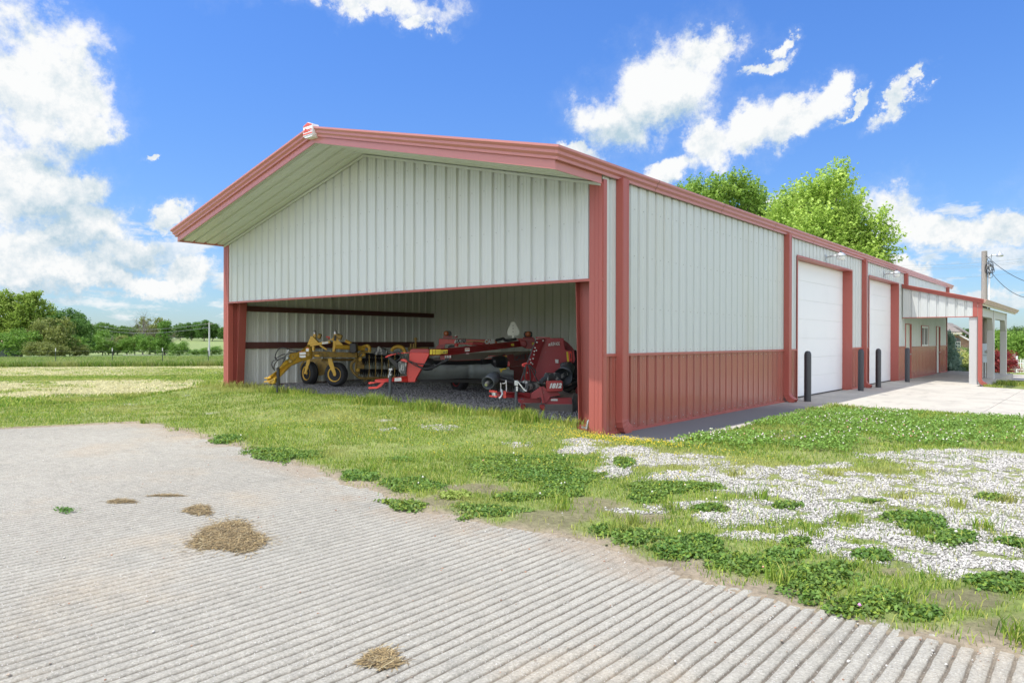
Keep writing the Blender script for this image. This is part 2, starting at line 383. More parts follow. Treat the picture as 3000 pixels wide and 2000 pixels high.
def fast(name, V, sizes, idx, m, colors=None, parent=None, smooth=False):
    me = bpy.data.meshes.new(name); V = np.ascontiguousarray(V, dtype=np.float32).reshape(-1, 3)
    off = wloc.get(parent)
    if off is not None: V = V - np.array(off, dtype=np.float32)
    me.vertices.add(len(V)); me.vertices.foreach_set('co', V.ravel())
    idx = np.asarray(idx, dtype=np.int32).ravel(); sizes = np.asarray(sizes, dtype=np.int32).ravel()
    me.loops.add(len(idx)); me.loops.foreach_set('vertex_index', idx)
    me.polygons.add(len(sizes)); st = np.concatenate([[0], np.cumsum(sizes)[:-1]]).astype(np.int32)
    me.polygons.foreach_set('loop_start', st); me.polygons.foreach_set('loop_total', sizes)
    if smooth: me.polygons.foreach_set('use_smooth', np.ones(len(sizes), dtype=bool))
    me.update(calc_edges=True)
    if colors is not None:
        a = me.color_attributes.new('Col', 'FLOAT_COLOR', 'POINT')
        c4 = np.ones((len(V), 4), dtype=np.float32); c4[:, :3] = colors
        a.data.foreach_set('color', c4.ravel())
    me.materials.append(m)
    o = bpy.data.objects.new(name, me); col.objects.link(o)
    if parent is not None: o.parent = parent
    return o
def text_mesh(name, s, size, origin, xdir, updir, m, parent, depth=0.002, shear=0.0, bold=0.0, fit=None):
    cu = bpy.data.curves.new(name, 'FONT'); cu.body = s; cu.size = size; cu.extrude = depth; cu.shear = shear; cu.offset = bold
    t = bpy.data.objects.new(name, cu); col.objects.link(t)
    dg = bpy.context.evaluated_depsgraph_get(); dg.update()
    me = bpy.data.meshes.new_from_object(t.evaluated_get(dg))
    bpy.data.objects.remove(t); bpy.data.curves.remove(cu)
    X = Vector(xdir); U = Vector(updir).normalized(); xl = X.normalized(); N = xl.cross(U)
    vs = [v.co.copy() for v in me.vertices]
    x0 = min(v.x for v in vs); x1 = max(v.x for v in vs)
    k = X.length/(x1-x0) if fit else 1.0
    off = wloc.get(parent, Vector((0, 0, 0)))
    for v in me.vertices:
        v.co = Vector(origin) + xl*((v.co.x-x0)*k) + U*v.co.y + N*v.co.z - off
    me.materials.clear(); me.materials.append(m)
    o = bpy.data.objects.new(name, me); col.objects.link(o); o.parent = parent; wloc[o] = off.copy()
    return o
def smooth(t): t = np.clip(t, 0, 1); return t*t*(3-2*t)
def vnoise(x, y, seed=0):
    xi = np.floor(x).astype(np.int64); yi = np.floor(y).astype(np.int64); fx = smooth(x-xi); fy = smooth(y-yi)
    def h(a, b):
        n = (a*374761393 + b*668265263 + seed*1442695041) & 0xffffffff
        n = ((n ^ (n >> 13))*1274126177) & 0xffffffff
        return ((n ^ (n >> 16)) & 0xffff)/65535.0
    return (h(xi, yi)*(1-fx)+h(xi+1, yi)*fx)*(1-fy) + (h(xi, yi+1)*(1-fx)+h(xi+1, yi+1)*fx)*fy
def fbm(x, y, sc, oct=4, seed=0):
    s = 0; a = 0.5; t = 0
    for i in range(oct):
        s = s + a*vnoise(x*sc, y*sc, seed+i*17); t += a; a *= 0.55; sc *= 2.1
    return s/t

# ------------------------------------------------------------------ metal building
HW, HL, HE, SL = 1.303, 2.557, 4.10, 0.242       # wainscot, lintel, eave heights, roof slope
WID, LEN = 12.2, 31.56
bld = thing('metal_building', (0, 0, 0), 'long light grey ribbed metal building with red trim and an open gable bay', 'building')
PROF = [(0.0, 0.0), (0.045, 0.0), (0.051, -0.005), (0.063, -0.005), (0.069, 0.0), (0.115, 0.0), (0.121, -0.005), (0.133, -0.005), (0.139, 0.0), (0.19, 0.0), (0.208, -0.042), (0.264, -0.042), (0.282, 0.0)]
PER = 0.305
def sheet(mb, o, ud, nd, u0, u1, zb, zt, phase=0.0, vd=(0, 0, 1), flip=1):
    """ribbed sheet; zb/zt numbers or functions of u"""
    o, ud, nd, vd = Vector(o), Vector(ud), Vector(nd), Vector(vd)
    fb = zb if callable(zb) else (lambda u: zb); ft = zt if callable(zt) else (lambda u: zt)
    us = [(u0, None)]; k = math.floor((u0-phase)/PER)-1
    def dep(u):
        w = (u-phase) % PER
        for i in range(len(PROF)-1):
            if PROF[i][0] <= w <= PROF[i+1][0]:
                a, b = PROF[i], PROF[i+1]; return a[1]+(b[1]-a[1])*(w-a[0])/(b[0]-a[0])
        return 0.0
    U = [u0]
    while phase+k*PER < u1:
        for (x, d) in PROF:
            u = phase+k*PER+x
            if u0+1e-4 < u < u1-1e-4: U.append(u)
        k += 1
    U.append(u1)
    vs = []
    for u in U:
        d = dep(u)*flip
        vs.append(o+ud*u+nd*d+vd*fb(u)); vs.append(o+ud*u+nd*d+vd*ft(u))
    mb.add(vs, [(2*i, 2*i+2, 2*i+3, 2*i+1) for i in range(len(U)-1)])
# --- long side wall (faces +X)
opn = [(9.24, 14.38, 0, 3.755), (16.45, 20.85, 0, 3.745), (22.13, 23.20, 0, 2.24), (25.25, 26.82, 1.31, 2.22), (28.72, 29.69, 0, 2.235)]
up = MB()
def low_sheet(a, b): lo = MB(); sheet(lo, (0.004, 0, 0), (0, 1, 0), (1, 0, 0), a, b, 0.02, HW); lo.build('wainscot', M['redsheet'], bld, recalc=False)
cuts = [0.0]
for a, b, z0, z1 in opn: cuts += [a, b]
cuts.append(LEN)
for i in range(0, len(cuts)-1):
    a, b = cuts[i], cuts[i+1]
    if i % 2 == 0:
        sheet(up, (0, 0, 0), (0, 1, 0), (1, 0, 0), a, b, HW, HE+0.1)
        low_sheet(cuts[i], cuts[i+3] if i == 6 else cuts[i+1]) if i != 8 else None
    else:
        z0, z1 = opn[i//2][2:]
        sheet(up, (0, 0, 0), (0, 1, 0), (1, 0, 0), a, b, z1, HE+0.1)
up.build('side_wall', M['wall'], bld, recalc=False)
w = MB()
for i in range(0, len(cuts)-1, 2):
    if i == 8: continue
    w = MB(); w.box((-0.01, cuts[i], HW-0.02), (0.028, cuts[i+1] if i != 6 else cuts[9], HW+(0.025 if i != 6 else 0.004))); w.build('wainscot_cap', M['red'], bld)
w = MB()
for i in range(0, len(cuts)-1, 2):
    if i == 8: continue
    w = MB(); w.box((-0.03, cuts[i], 0.0), (0.035, cuts[i+3] if i == 6 else cuts[i+1], 0.045)); w.build('base_trim', M['red'], bld)
# far gable end and left wall
w = MB(); gz = lambda u: HE + SL*min(u, WID-u)
sheet(w, (0, LEN, 0), (-1, 0, 0), (0, 1, 0), 0, WID, 0, gz)
w.build('rear_wall', M['wall'], bld, recalc=False)
w = MB(); sheet(w, (-WID+0.08, 0, 0), (0, 1, 0), (-1, 0, 0), 0, LEN, 0.0, HE+0.1, phase=0.12)
w.build('left_wall', M['bay_wall'], bld, recalc=False)
# gable front above the opening
w = MB(); sheet(w, (0, 0, 0), (-1, 0, 0), (0, -1, 0), 0.20, WID-0.20, HL, gz, phase=0.30)
w.build('gable_wall', M['wall'], bld, recalc=False)
# partition at the back of the open bay
w = MB(); sheet(w, (0, 7.66, 0), (-1, 0, 0), (0, -1, 0), 0.05, WID-0.1, 0.1, lambda u: gz(u)-0.02, phase=0.1)
w.build('partition_wall', M['bay_wall'], bld, recalc=False)
w = MB(); w.box((-WID+0.02, -0.025, HL-0.045), (0.035, 0.02, HL)); w.build('lintel_trim', M['red'], bld)
# corner trims
for s, x in ((1, 0.0), (-1, -WID)):
    w = MB()
    w.box((min(x+0.012*s, x-0.24*s), -0.022, -0.06), (max(x+0.012*s, x-0.24*s), -0.002, HE))
    w.box((min(x, x+0.022*s), -0.002, -0.06), (max(x, x+0.022*s), 0.10, HE+0.05))
    w.box((min(x-0.23*s, x-0.245*s), -0.002, -0.06), (max(x-0.23*s, x-0.245*s), 0.12, HL-0.05))
    for k in (0.06, 0.13): w.box((min(x-k*s, x-(k+0.012)*s), -0.026, 0.0), (max(x-k*s, x-(k+0.012)*s), -0.022, HE))
    w.build('corner_trim', M['red'], bld)
w = MB(); w.box((-0.01, LEN-0.1, 0), (0.03, LEN+0.02, HE)); w.build('corner_trim', M['red'], bld)
# tapered rigid frame columns each side of the opening
def fcol(xo, xt, xb, s):
    w = MB(); y = 0.24
    w.prism([(xo, y, -0.05), (xb, y, -0.05), (xt, y, HE-0.1), (xo, y, HE-0.1)], (0, 0.012, 0))
    n = 0.012*s
    w.prism([(xb, y-0.10, -0.05), (xb+n, y-0.10, -0.05), (xt+n, y-0.10, HE-0.1), (xt, y-0.10, HE-0.1)], (0, 0.212, 0))
    w.prism([(xo-n, y-0.10, -0.05), (xo, y-0.10, -0.05), (xo, y-0.10, HE-0.1), (xo-n, y-0.10, HE-0.1)], (0, 0.212, 0))
    w.box((min(xo, xb)-0.03, y-0.12, -0.03), (max(xo, xb)+0.03, y+0.13, 0.13))
    return w.build('frame_column', M['frame'], bld)
fcol(-0.26, -0.66, -0.54, -1)
fcol(-WID+0.22, -11.56, -11.84, 1)
w = MB()
w.prism([(-0.26, 0.24, 0.03), (-0.26, .24, 0.06), (-0.40, 0.0, 0.13), (-0.40, 0.0, 0.10)], (0.02, 0, 0)); w.tube([(-0.33, 0.05, 0.08), (-0.30, 0.05, 0.22), (-0.27, 0.07, 0.24)], 0.018, 6)
w.build('anchor_bracket', M['galv'], bld)
# girts on the inside of the left wall
for z0, z1 in ((2.325, 2.47), (1.29, 1.47)):
    w = MB(); xa, xb = -12.12, -11.98
    w.box((xa, 0.3, z1-0.012), (xb, 7.62, z1)); w.box((xa, 0.3, z0), (xb, 7.62, z0+0.012)); w.box((xb-0.012, 0.3, z0+0.012), (xb, 7.62, z1-0.012))
    w.box((xb, 0.3, (z0+z1)/2-0.004), (xb+0.006, 7.62, (z0+z1)/2+0.004))
    w.build('wall_girt', M['primer'], bld)
w = MB(); w.box((-12.15, 0.3, 0.16), (-12.03, 7.62, 0.275)); w.build('base_angle', M['primer'], bld)
w = MB(); w.tube([(-12.0, 3.05, 0.9), (-12.0, 3.05, 1.29)], 0.012, 6); w.box((-12.03, 3.0, 0.82), (-11.97, 3.1, 0.9)); w.build('outlet_box', M['blk'], bld)
# roof
PK = HE+SL*WID/2
Y0, Y1 = -1.27, 32.7
roof = MB()
XL, XR = -12.2, 0.0
for (xa, xb) in ((XR, -WID/2), (XL, -WID/2)):
    za, zb = HE+0.245+SL*0.0 - SL*abs(xa-(0 if xa > -6 else -WID)), PK+0.25
    roof.prism([(xa, Y0+0.02, za-0.03), (xb, Y0+0.02, zb-0.03), (xb, Y0+0.02, zb), (xa, Y0+0.02, za)], (0, Y1-Y0-0.04, 0))
rf = roof.build('roof', M['wall'], bld)
# sculpted rake trim and gutter swept round the roof edge
GP = [(0.0, 0.0), (0.13, 0.0), (0.13, -0.035), (0.088, -0.068), (0.088, -0.112), (0.048, -0.142), (0.048, -0.185), (0.0, -0.185)]
def sweep(path, dirs, prof):
    n = len(prof); vs = []
    for p, d in zip(path, dirs):
        for (o, z) in prof: vs.append(Vector(p)+Vector(d)*o+Vector((0, 0, z)))
    fs = [(i*n+k, i*n+(k+1) % n, (i+1)*n+(k+1) % n, (i+1)*n+k) for i in range(len(path)-1) for k in range(n)]
    mb = MB(); mb.add(vs, fs + [tuple(range(n)), tuple(range((len(path)-1)*n, len(path)*n))]); return mb
ZG = HE+0.285
sweep([(-12.22, Y0, ZG), (-WID/2, Y0, PK+0.285)], [(-1, -1, 0), (0, -1, 0)], GP).build('rake_trim', M['fade'], bld)
sweep([(-WID/2, Y0, PK+0.285), (0.02, Y0, ZG)], [(0, -1, 0), (1, -1, 0)], GP).build('rake_trim', M['fade'], bld)
sweep([(0.02, Y0, ZG), (0.02, Y1, ZG)], [(1, -1, 0), (1, 0, 0)], GP).build('gutter', M['fade'], bld)
sweep([(-12.22, Y0, ZG), (-12.22, Y1, ZG)], [(-1, -1, 0), (-1, 0, 0)], GP).build('gutter', M['fade'], bld)
for y in (1.6, 4.4, 7.4, 10.4, 13.4, 16.5, 19.5, 22.5, 25.5):
    sm_ = MB(); sm_.add([Vector((0.02+o+0.003*(o > 0), y+dy, ZG+z+0.001)) for dy in (0, .012) for (o, z) in GP], [(k, k+1, 8+k+1, 8+k) for k in range(0, 7)])
    sm_.build('gutter_seam', M['primer'], bld, recalc=False)
# flat fascia below the rake trim, and its return along the eave
zf = HE-0.03
for xa, xb in ((-12.2, -WID/2), (-WID/2, 0.0)):
    za = zf+SL*min(-xa, WID+xa); zb = zf+SL*min(-xb, WID+xb)
    w = MB(); w.prism([(xa, Y0-0.006, za), (xb, Y0-0.006, zb), (xb, Y0-0.006, zb+0.175), (xa, Y0-0.006, za+0.175)], (0, 0.02, 0))
    w.prism([(xa, Y0-0.012, za), (xb, Y0-0.012, zb), (xb, Y0-0.012, zb+0.012), (xa, Y0-0.012, za+0.012)], (0, 0.006, 0))
    w.build('fascia', M['fade'], bld)
for x in (-12.2, -0.02):
    w = MB(); w.box((x, Y0+0.014, zf), (x+0.02, -0.022, zf+0.17)); w.build('fascia_return', M['fade'], bld)
# ribbed soffit
w = MB()
for s in (0, 1):
    o = Vector((-WID/2, 0, PK-0.0)); vd = Vector((1, 0, -SL)) if s else Vector((-1, 0, -SL))
    nd = Vector((0, 0, -1))
    sheet(w, o+Vector((0, Y0+0.016, 0)), (0, 1, 0), nd, 0.0, 1.23, 0.0, WID/2-0.02, phase=0.16, vd=vd)
w.build('soffit', M['wall'], bld, recalc=False)
w = MB()
for xa, xb in ((-12.18, -WID/2), (-WID/2, -0.02)):
    za = HE-0.03+SL*min(-xa, WID+xa); zb = HE-0.03+SL*min(-xb, WID+xb)
    w.prism([(xa, -0.05, za-0.035), (xb, -0.05, zb-0.035), (xb, -0.05, zb+0.01), (xa, -0.05, za+0.01)], (0, 0.03, 0))
w.build('soffit_closure', M['wall'], bld)
# ridge end cap with the builder's name
cap = MB(); cx, cz, yy = -6.12, PK+0.11, Y0-0.16
out = [(-.16, -.02), (.16, -.02), (.16, .19), (0, .245), (-.16, .19)]
cap.prism([(cx+x, yy, cz+z) for x, z in out], (0, 0.16, 0))
cap.prism([(cx-.10, yy+.01, cz-.06), (cx+.13, yy+.01, cz-.06), (cx+.16, yy+.01, cz-.021), (cx-.16, yy+.01, cz-.021)], (0, .15, 0))
cap = cap.build('ridge_cap', M['white'], bld, bevel=0.004)
r1 = MB(); r1.prism([(cx-.15, yy-.004, cz+.165), (cx+.15, yy-.004, cz+.165), (cx+.15, yy-.004, cz+.185), (cx, yy-.004, cz+.236), (cx-.15, yy-.004, cz+.185)], (0, .004, 0))
r1.prism([(cx-.16, yy-.004, cz+.0), (cx+.16, yy-.004, cz+.0), (cx+.16, yy-.004, cz+.028), (cx-.16, yy-.004, cz+.028)], (0, .004, 0))
r1.build('badge_band', M['signred'], cap)
text_mesh('badge_lettering', 'alliance', 0.10, (cx-.145, yy-.003, cz+.055), (.29, 0, 0), (0, 0, 1), M['signred'], cap, bold=0.004, fit=True)
# downspouts
def downspout(x, y0, y1, z0, z1, px=0.13, elbow=True, parent=bld, m=None, kick=(1, 0)):
    w = MB(); w.box((x, y0, z0+0.22 if elbow else z0), (x+px, y1, z1))
    w.box((x+px, y0+0.02, z0+.22 if elbow else z0), (x+px+.004, y0+.04, z1)); w.box((x+px, y1-0.04, z0+.22 if elbow else z0), (x+px+.004, y1-.02, z1))
    if elbow:
        kx, ky = kick; ym = (y0+y1)/2; hw = (y1-y0)/2; n = 7; pts = []
        for i in range(n+1):
            a = R(62)*i/n; off = 0.20*(1-math.cos(a)); dz = -0.20*math.sin(a)
            t = Vector((math.sin(a)*kx, math.sin(a)*ky, -math.cos(a)))
            c = Vector((x+px/2+off*kx, ym+off*ky, z0+0.22+dz))
            if i % 2: sc = 1.05
            else: sc = 0.97
            side = Vector((0, 1, 0)) if kx else Vector((1, 0, 0)); nn = t.cross(side)
            a1, a2 = (hw*sc, px/2*sc) if kx else (px/2*sc, hw*sc)
            pts.append([c+side*a1+nn*a2, c-side*a1+nn*a2, c-side*a1-nn*a2, c+side*a1-nn*a2])
        c2 = [p+t*0.10 for p in pts[-1]]; pts.append(c2)
        vs = [p for q in pts for p in q]
        w.add(vs, [(4*i+k, 4*i+(k+1) % 4, 4*i+4+(k+1) % 4, 4*i+4+k) for i in range(len(pts)-1) for k in range(4)])
    return w.build('downspout', m or M['red'], parent)
downspout(0.006, 0.40, 0.60, 0.02, HE+0.12, kick=(0, 1))
downspout(0.006, 8.30, 8.50, 0.02, HE+0.12)
downspout(0.006, 15.60, 15.80, 0.02, HE+0.12)
downspout(0.006, 21.85, 22.03, 3.72, HE+0.12, elbow=False)
downspout(0.006, 31.3, 31.45, 3.0, HE+0.12, elbow=False)
# overhead doors, recessed
def ohdoor(y0, y1, h, nsec):
    d = thing('overhead_door', (0, (y0+y1)/2, 0), None, None); d.parent = bld
    w = MB(); r = -0.25
    w.box((r, y0+0.015, -0.02), (0.02, y0+0.03, h)); w.box((r, y1-0.03, -0.02), (0.02, y1-0.015, h)); w.box((r, y0+.03, h-0.015), (0.02, y1-.03, h))
    w.box((0.02, y0-0.02, 0.0), (0.036, y0+0.03, h+0.03)); w.box((0.02, y1-0.03, 0.0), (0.036, y1+0.02, h+0.03)); w.box((0.02, y0+.03, h-0.015), (0.036, y1-.03, h+0.03))
    w.build('door_frame', M['red'], d)
    w = MB(); ph = (h-0.03)/nsec
    for i in range(nsec):
        z0 = 0.01+i*ph
        w.box((r-0.04, y0+0.03, z0+0.003), (r, y1-0.03, z0+ph-0.003))
        k = 0.15
        w.box((r, y0+0.10, z0+ph*0.5-0.004), (r+0.003, y1-0.10, z0+ph*0.5+0.004)) if False else None
    w.build('door_panel', M['white'], d, bevel=0.003)
    w = MB(); w.box((r-0.045, y0+0.03, 0.0), (r-0.012, y1-0.03, h-.016)); w.build('seal', M['lampglass'], d)
    w = MB(); w.box((r-0.02, y0+0.03, -0.01), (r+0.012, y1-0.03, 0.018)); w.build('bottom_seal', M['blk'], d)
    return d
ohdoor(9.24, 14.38, 3.755, 7)
ohdoor(16.45, 20.85, 3.745, 7)
def walkdoor(y0, y1, h):
    d = thing('entry_door', (0, (y0+y1)/2, 0), None, None); d.parent = bld
    w = MB(); r = -0.035
    w.box((r, y0, 0.0), (0.03, y0+0.035, h)); w.box((r, y1-0.035, 0.0), (0.03, y1, h)); w.box((r, y0+.035, h-0.035), (0.03, y1-.035, h))
    w.build('door_frame', M['red'], d)
    w = MB(); w.box((r-.04, y0+0.035, 0.02), (r, y1-0.035, h-0.035)); w.build('door_leaf', M['offwhite'], d)
    w = MB(); w.lathe((r, y1-0.15, 1.0), (1, 0, 0), [(0, .03), (.03, .012), (.05, .03), (.07, .03), (.08, .01)], 12); w.build('handle', M['chrome'], d)
walkdoor(22.13, 23.20, 2.24); walkdoor(28.72, 29.69, 2.235)
wd = thing('window', (0, 26.03, 1.3), None, None); wd.parent = bld
w = MB(); y0, y1, z0, z1 = 25.25, 26.82, 1.31, 2.22
for a, b in (((-.05, y0, z0), (.03, y0+.04, z1)), ((-.05, y1-.04, z0), (.03, y1, z1)), ((-.05, y0+.04, z1-.04), (.03, y1-.04, z1))): w.box(a, b)
w.build('window_trim', M['red'], wd)
w = MB()
for a, b in (((-.06, y0+.04, z0), (.02, y0+.12, z1-.04)), ((-.06, y1-.12, z0), (.02, y1-.04, z1-.04)), ((-.06, y0+.12, z0), (.02, y1-.12, z0+.07)), ((-.06, y0+.12, z1-.11), (.02, y1-.12, z1-.04)), ((-.05, 26.0, z0+.07), (.01, 26.07, z1-.11))): w.box(a, b)
w.build('window_frame', M['white'], wd)
w = MB(); w.box((-.05, y0+.12, z0+.07), (-.04, 26.0, z1-.11)); w.box((-.05, 26.07, z0+.07), (-.04, y1-.12, z1-.11)); w.build('pane', M['glass'], wd)
# screws
w = MB()
def screws_plane(fn, us, zs):
    for u in us:
        for z in zs:
            p, n = fn(u, z); p = Vector(p); a = 0.006
            if n == 'x': w.box((p.x, p.y-a, p.z-a), (p.x+0.008, p.y+a, p.z+a))
            else: w.box((p.x-a, p.y-0.008, p.z-a), (p.x+a, p.y, p.z+a))
gl = [0.30+0.26-PER+i*PER for i in range(1, 39)]
for z in (HL+0.06, 3.5, 4.3, 5.0):
    for u in gl:
        if 0.25 < u < WID-0.25 and gz(u) > z+0.1:
            screws_plane(lambda a, b: ((-a+0.10, -0.0, b), 'y'), [u], [z])
for z in (0.12, HW-0.07): screws_plane(lambda a, b: ((0.004, a, b), 'x'), [0.092+i*PER for i in range(29)], [z])
for z in (HW+0.08, 2.1, 3.0, 3.8): screws_plane(lambda a, b: ((0.0, a, b), 'x'), [0.092+i*PER for i in range(2, 29)], [z])
w.build('screw_head', M['screw'], bld, recalc=False)['kind'] = 'stuff'

# --- lean-to porch on the side wall (a part of the building)
por = thing('porch', (1.3, 26.5, 0), None, None); por.parent = bld
YP, PX = 21.45, 2.50
pt = lambda x: 3.74-0.258*x
w = MB(); sheet(w, (0.03, YP, 0), (1, 0, 0), (0, -1, 0), 0.0, PX-0.13, 2.46, lambda u: pt(u)-0.10, phase=0.05); w.build('front_panel', M['wall'], por, recalc=False)
w = MB(); w.prism([(0.03, YP-0.02, pt(0)-.12), (PX+.18, YP-0.02, pt(PX+.18)-.12), (PX+.18, YP-.02, pt(PX+.18)-.02), (0.03, YP-.02, pt(0)-.02)], (0, .03, 0))
w.build('fascia', M['red'], por)
pp = [(o*1.0, z*.85) for o, z in GP]
sweep([(0.03, YP-0.02, pt(0)+0.03), (PX+.18, YP-0.02, pt(PX+.18)+.03)], [(0, -1, 0), (0.4, -1, 0)], pp).build('rake_trim', M['red'], por)
sweep([(PX+.18, YP-0.02, pt(PX+.18)+.03), (PX+.18, 33.6, pt(PX+.18)+.03)], [(1, -.3, 0), (1, 0, 0)], pp).build('gutter', M['tanmetal'], por)
w = MB(); w.box((0.03, YP-0.012, 2.43), (PX+.02, YP+.02, 2.46)); w.box((PX-.13, YP-.02, 2.46), (PX+.02, YP, pt(PX)-.10)); w.build('corner_trim', M['red'], por)
w = MB(); w.prism([(0.03, YP+0.02, pt(0)-.09), (PX+.18, YP+.02, pt(PX+.18)-.09), (PX+.18, YP+.02, pt(PX+.18)-.03), (.03, YP+.02, pt(0)-.03)], (0, 33.5-YP, 0)); w.build('roof', M['wall'], por)
w = MB(); w.box((PX+.12, YP+.05, 2.86), (PX+.17, 33.5, 2.96)); w.build('eave_fascia', M['cream'], por)
for y in (YP+0.03, 26.5, 31.2):
    w = MB(); w.box((PX-.25, y, -0.12), (PX, y+.26, 2.43 if y < 22 else 2.85)); w.build('column', M['grey'], por, bevel=0.01)
ys = [(YP+.29, 26.5), (26.76, 31.2)]
for a, b in ys:
    w = MB(); w.prism([(PX-.22, a, 2.0), (PX-.22, a+.10, 2.15), (PX-.22, a+.32, 2.44), (PX-.22, a+.45, 2.50), (PX-.22, b-.45, 2.50), (PX-.22, b-.32, 2.44), (PX-.22, b-.1, 2.15), (PX-.22, b, 2.0), (PX-.22, b, 2.85), (PX-.22, a, 2.85)], (.19, 0, 0)); w.build('arched_beam', M['grey'], por)
downspout(PX+.03, YP-.02, YP+.12, -0.07, pt(PX)-.08, parent=por)

# ------------------------------------------------------------------ wall lights, bollards
def walllight(y, z, label):
    t = thing('wall_light', (0.0, y, z), label, 'wall lamp', 'lamps above the overhead doors')
    w = MB(); w.box((0.0, y-.05, z-.09), (0.025, y+.05, z+.09)); w.tube([(0.02, y, z), (0.16, y, z+.02), (0.32, y, z+.03)], 0.022, 8); w.build('arm', M['galv'], t)
    w = MB(); w.lathe((0.42, y, z-.02), (0, 0, 1), [(0, .115), (.02, .125), (.07, .12), (.10, .09), (.125, .05), (.13, .02)], 20); w.build('housing', M['galv'], t)
    w = MB(); w.lathe((0.42, y, z-.11), (0, 0, 1), [(0, .02), (.005, .075), (.025, .105), (.09, .115)], 20); w.build('lens', M['lampglass'], t)
    w = MB(); w.lathe((0.42, y, z+.11), (0, 0, 1), [(0, .025), (.05, .025), (.055, .01)], 10); w.build('photocell', M['dgrey'], t)
p1 = at(2418, 754, 0, 0.0); p2 = at(2588.6, 804, 0, 0.0)
walllight(p1.y, p1.z, 'grey barn light on the wall above the wider overhead door nearer the corner')
walllight(p2.y, p2.z, 'grey barn light on the wall above the narrower farther overhead door')
bl = ['black steel bollard in front of the left edge of the nearer overhead door', 'black steel bollard beside the downspout between the two overhead doors',
      'black steel bollard in front of the left side of the farther overhead door', 'black steel bollard beside the first entry door, farthest along the wall']
b0 = None
for i, (px, py) in enumerate(((2366, 1176), (2522, 1144), (2573, 1134), (2658, 1118))):
    p = gp(px, py)
    if b0 is None:
        b0 = thing('bollard', p, bl[0], 'bollard', 'black bollards along the side wall')
        w = MB(); w.lathe(p-Vector((0, 0, .05)), (0, 0, 1), [(0, .085), (1.24, .085), (1.29, .075), (1.325, .05), (1.34, .01)], 24); w.build('post', M['bollard'], b0)
    else:
        o = b0.copy(); col.objects.link(o); o.location = p; o['label'] = bl[i]
        for ch in b0.children:
            c = ch.copy(); col.objects.link(c); c.parent = o
# ------------------------------------------------------------------ farm machines under the roof
FH = Vector((FW.x, FW.y, 0)).normalized()          # horizontal heading used for thickness of side-on parts
def ZP(q, d, zf):                                   # outline points in an enlarged photo crop -> world, at distance d (number or per point)
    r = []
    for i, p in enumerate(q):
        dd = p[2] if len(p) > 2 else (d if not isinstance(d, (list, tuple)) else d[i])
        r.append(dp(*zf(p[0], p[1]), dd))
    return r
def slab(name, q, d, th, m, par, zf, bevel=0.0):
    w = MB(); w.prism(ZP(q, d, zf), FH*th); return w.build(name, m, par, bevel=bevel)
def pipe(name, q, d, r, m, par, zf, n=8, sub=0):
    P = ZP(q, d, zf)
    if sub:
        P2 = []
        for i in range(len(P)-1):
            p0, p1, p2, p3 = P[max(i-1, 0)], P[i], P[i+1], P[min(i+2, len(P)-1)]
            for k in range(sub):
                t = k/sub; P2.append(0.5*((2*p1)+(p2-p0)*t+(2*p0-5*p1+4*p2-p3)*t*t+(3*p1-p0-3*p2+p3)*t**3))
        P2.append(P[-1]); P = P2
    w = MB(); w.tube(P, r, n); return w.build(name, m, par)
def wheel(par, c, axis, R0, wd, rr, mt, mr, ribs=True):
    t = Vector(axis).normalized()
    ty = MB(); h = wd/2
    ty.lathe(c, t, [(-h*.75, rr), (-h*.9, rr+.03), (-h, (rr+R0)/2), (-h*.92, R0*.93), (-h*.6, R0*.985), (0, R0), (h*.6, R0*.985), (h*.92, R0*.93), (h, (rr+R0)/2), (h*.9, rr+.03), (h*.75, rr)], 40)
    for k in (-.5, -.2, .1, .4): ty.lathe(c, t, [(h*k-.008, R0*.98), (h*k-.008, R0+.006), (h*k+.02, R0+.006), (h*k+.02, R0*.98)], 40)
    wt = thing('wheel', c, None, None); wt.parent = par; wt.location = Vector(c)-wloc.get(par, Vector()); wloc[wt] = Vector(c)
    ty.build('tyre', mt, wt)
    rm = MB(); rm.lathe(c, t, [(-h*.8, rr*.55), (-h*.8, rr*.6), (-h*.2, rr*.85), (h*.3, rr*.5), (h*.3, rr*.75), (h*.6, rr*.85), (h*.86, rr*.96), (h*.95, rr*1.06), (h*.80, rr*1.02), (h*.3, rr*.95), (-h*.7, rr*.98), (-h*.8, rr*.9)], 36)
    rm.lathe(c, t, [(h*.2, .001), (h*.3, rr*.52)], 24); rm.lathe(c, t, [(h*.3, rr*.28), (h*.75, rr*.26), (h*.8, rr*.1)], 20)
    a = t.orthogonal().normalized(); b = t.cross(a)
    for k in range(6):
        q = k*math.pi/3; rm.lathe(Vector(c)+(a*math.cos(q)+b*math.sin(q))*rr*.42+t*h*.3, t, [(0, .012), (.018, .012), (.02, .004)], 6)
    rm.build('rim', mr, wt); return wt

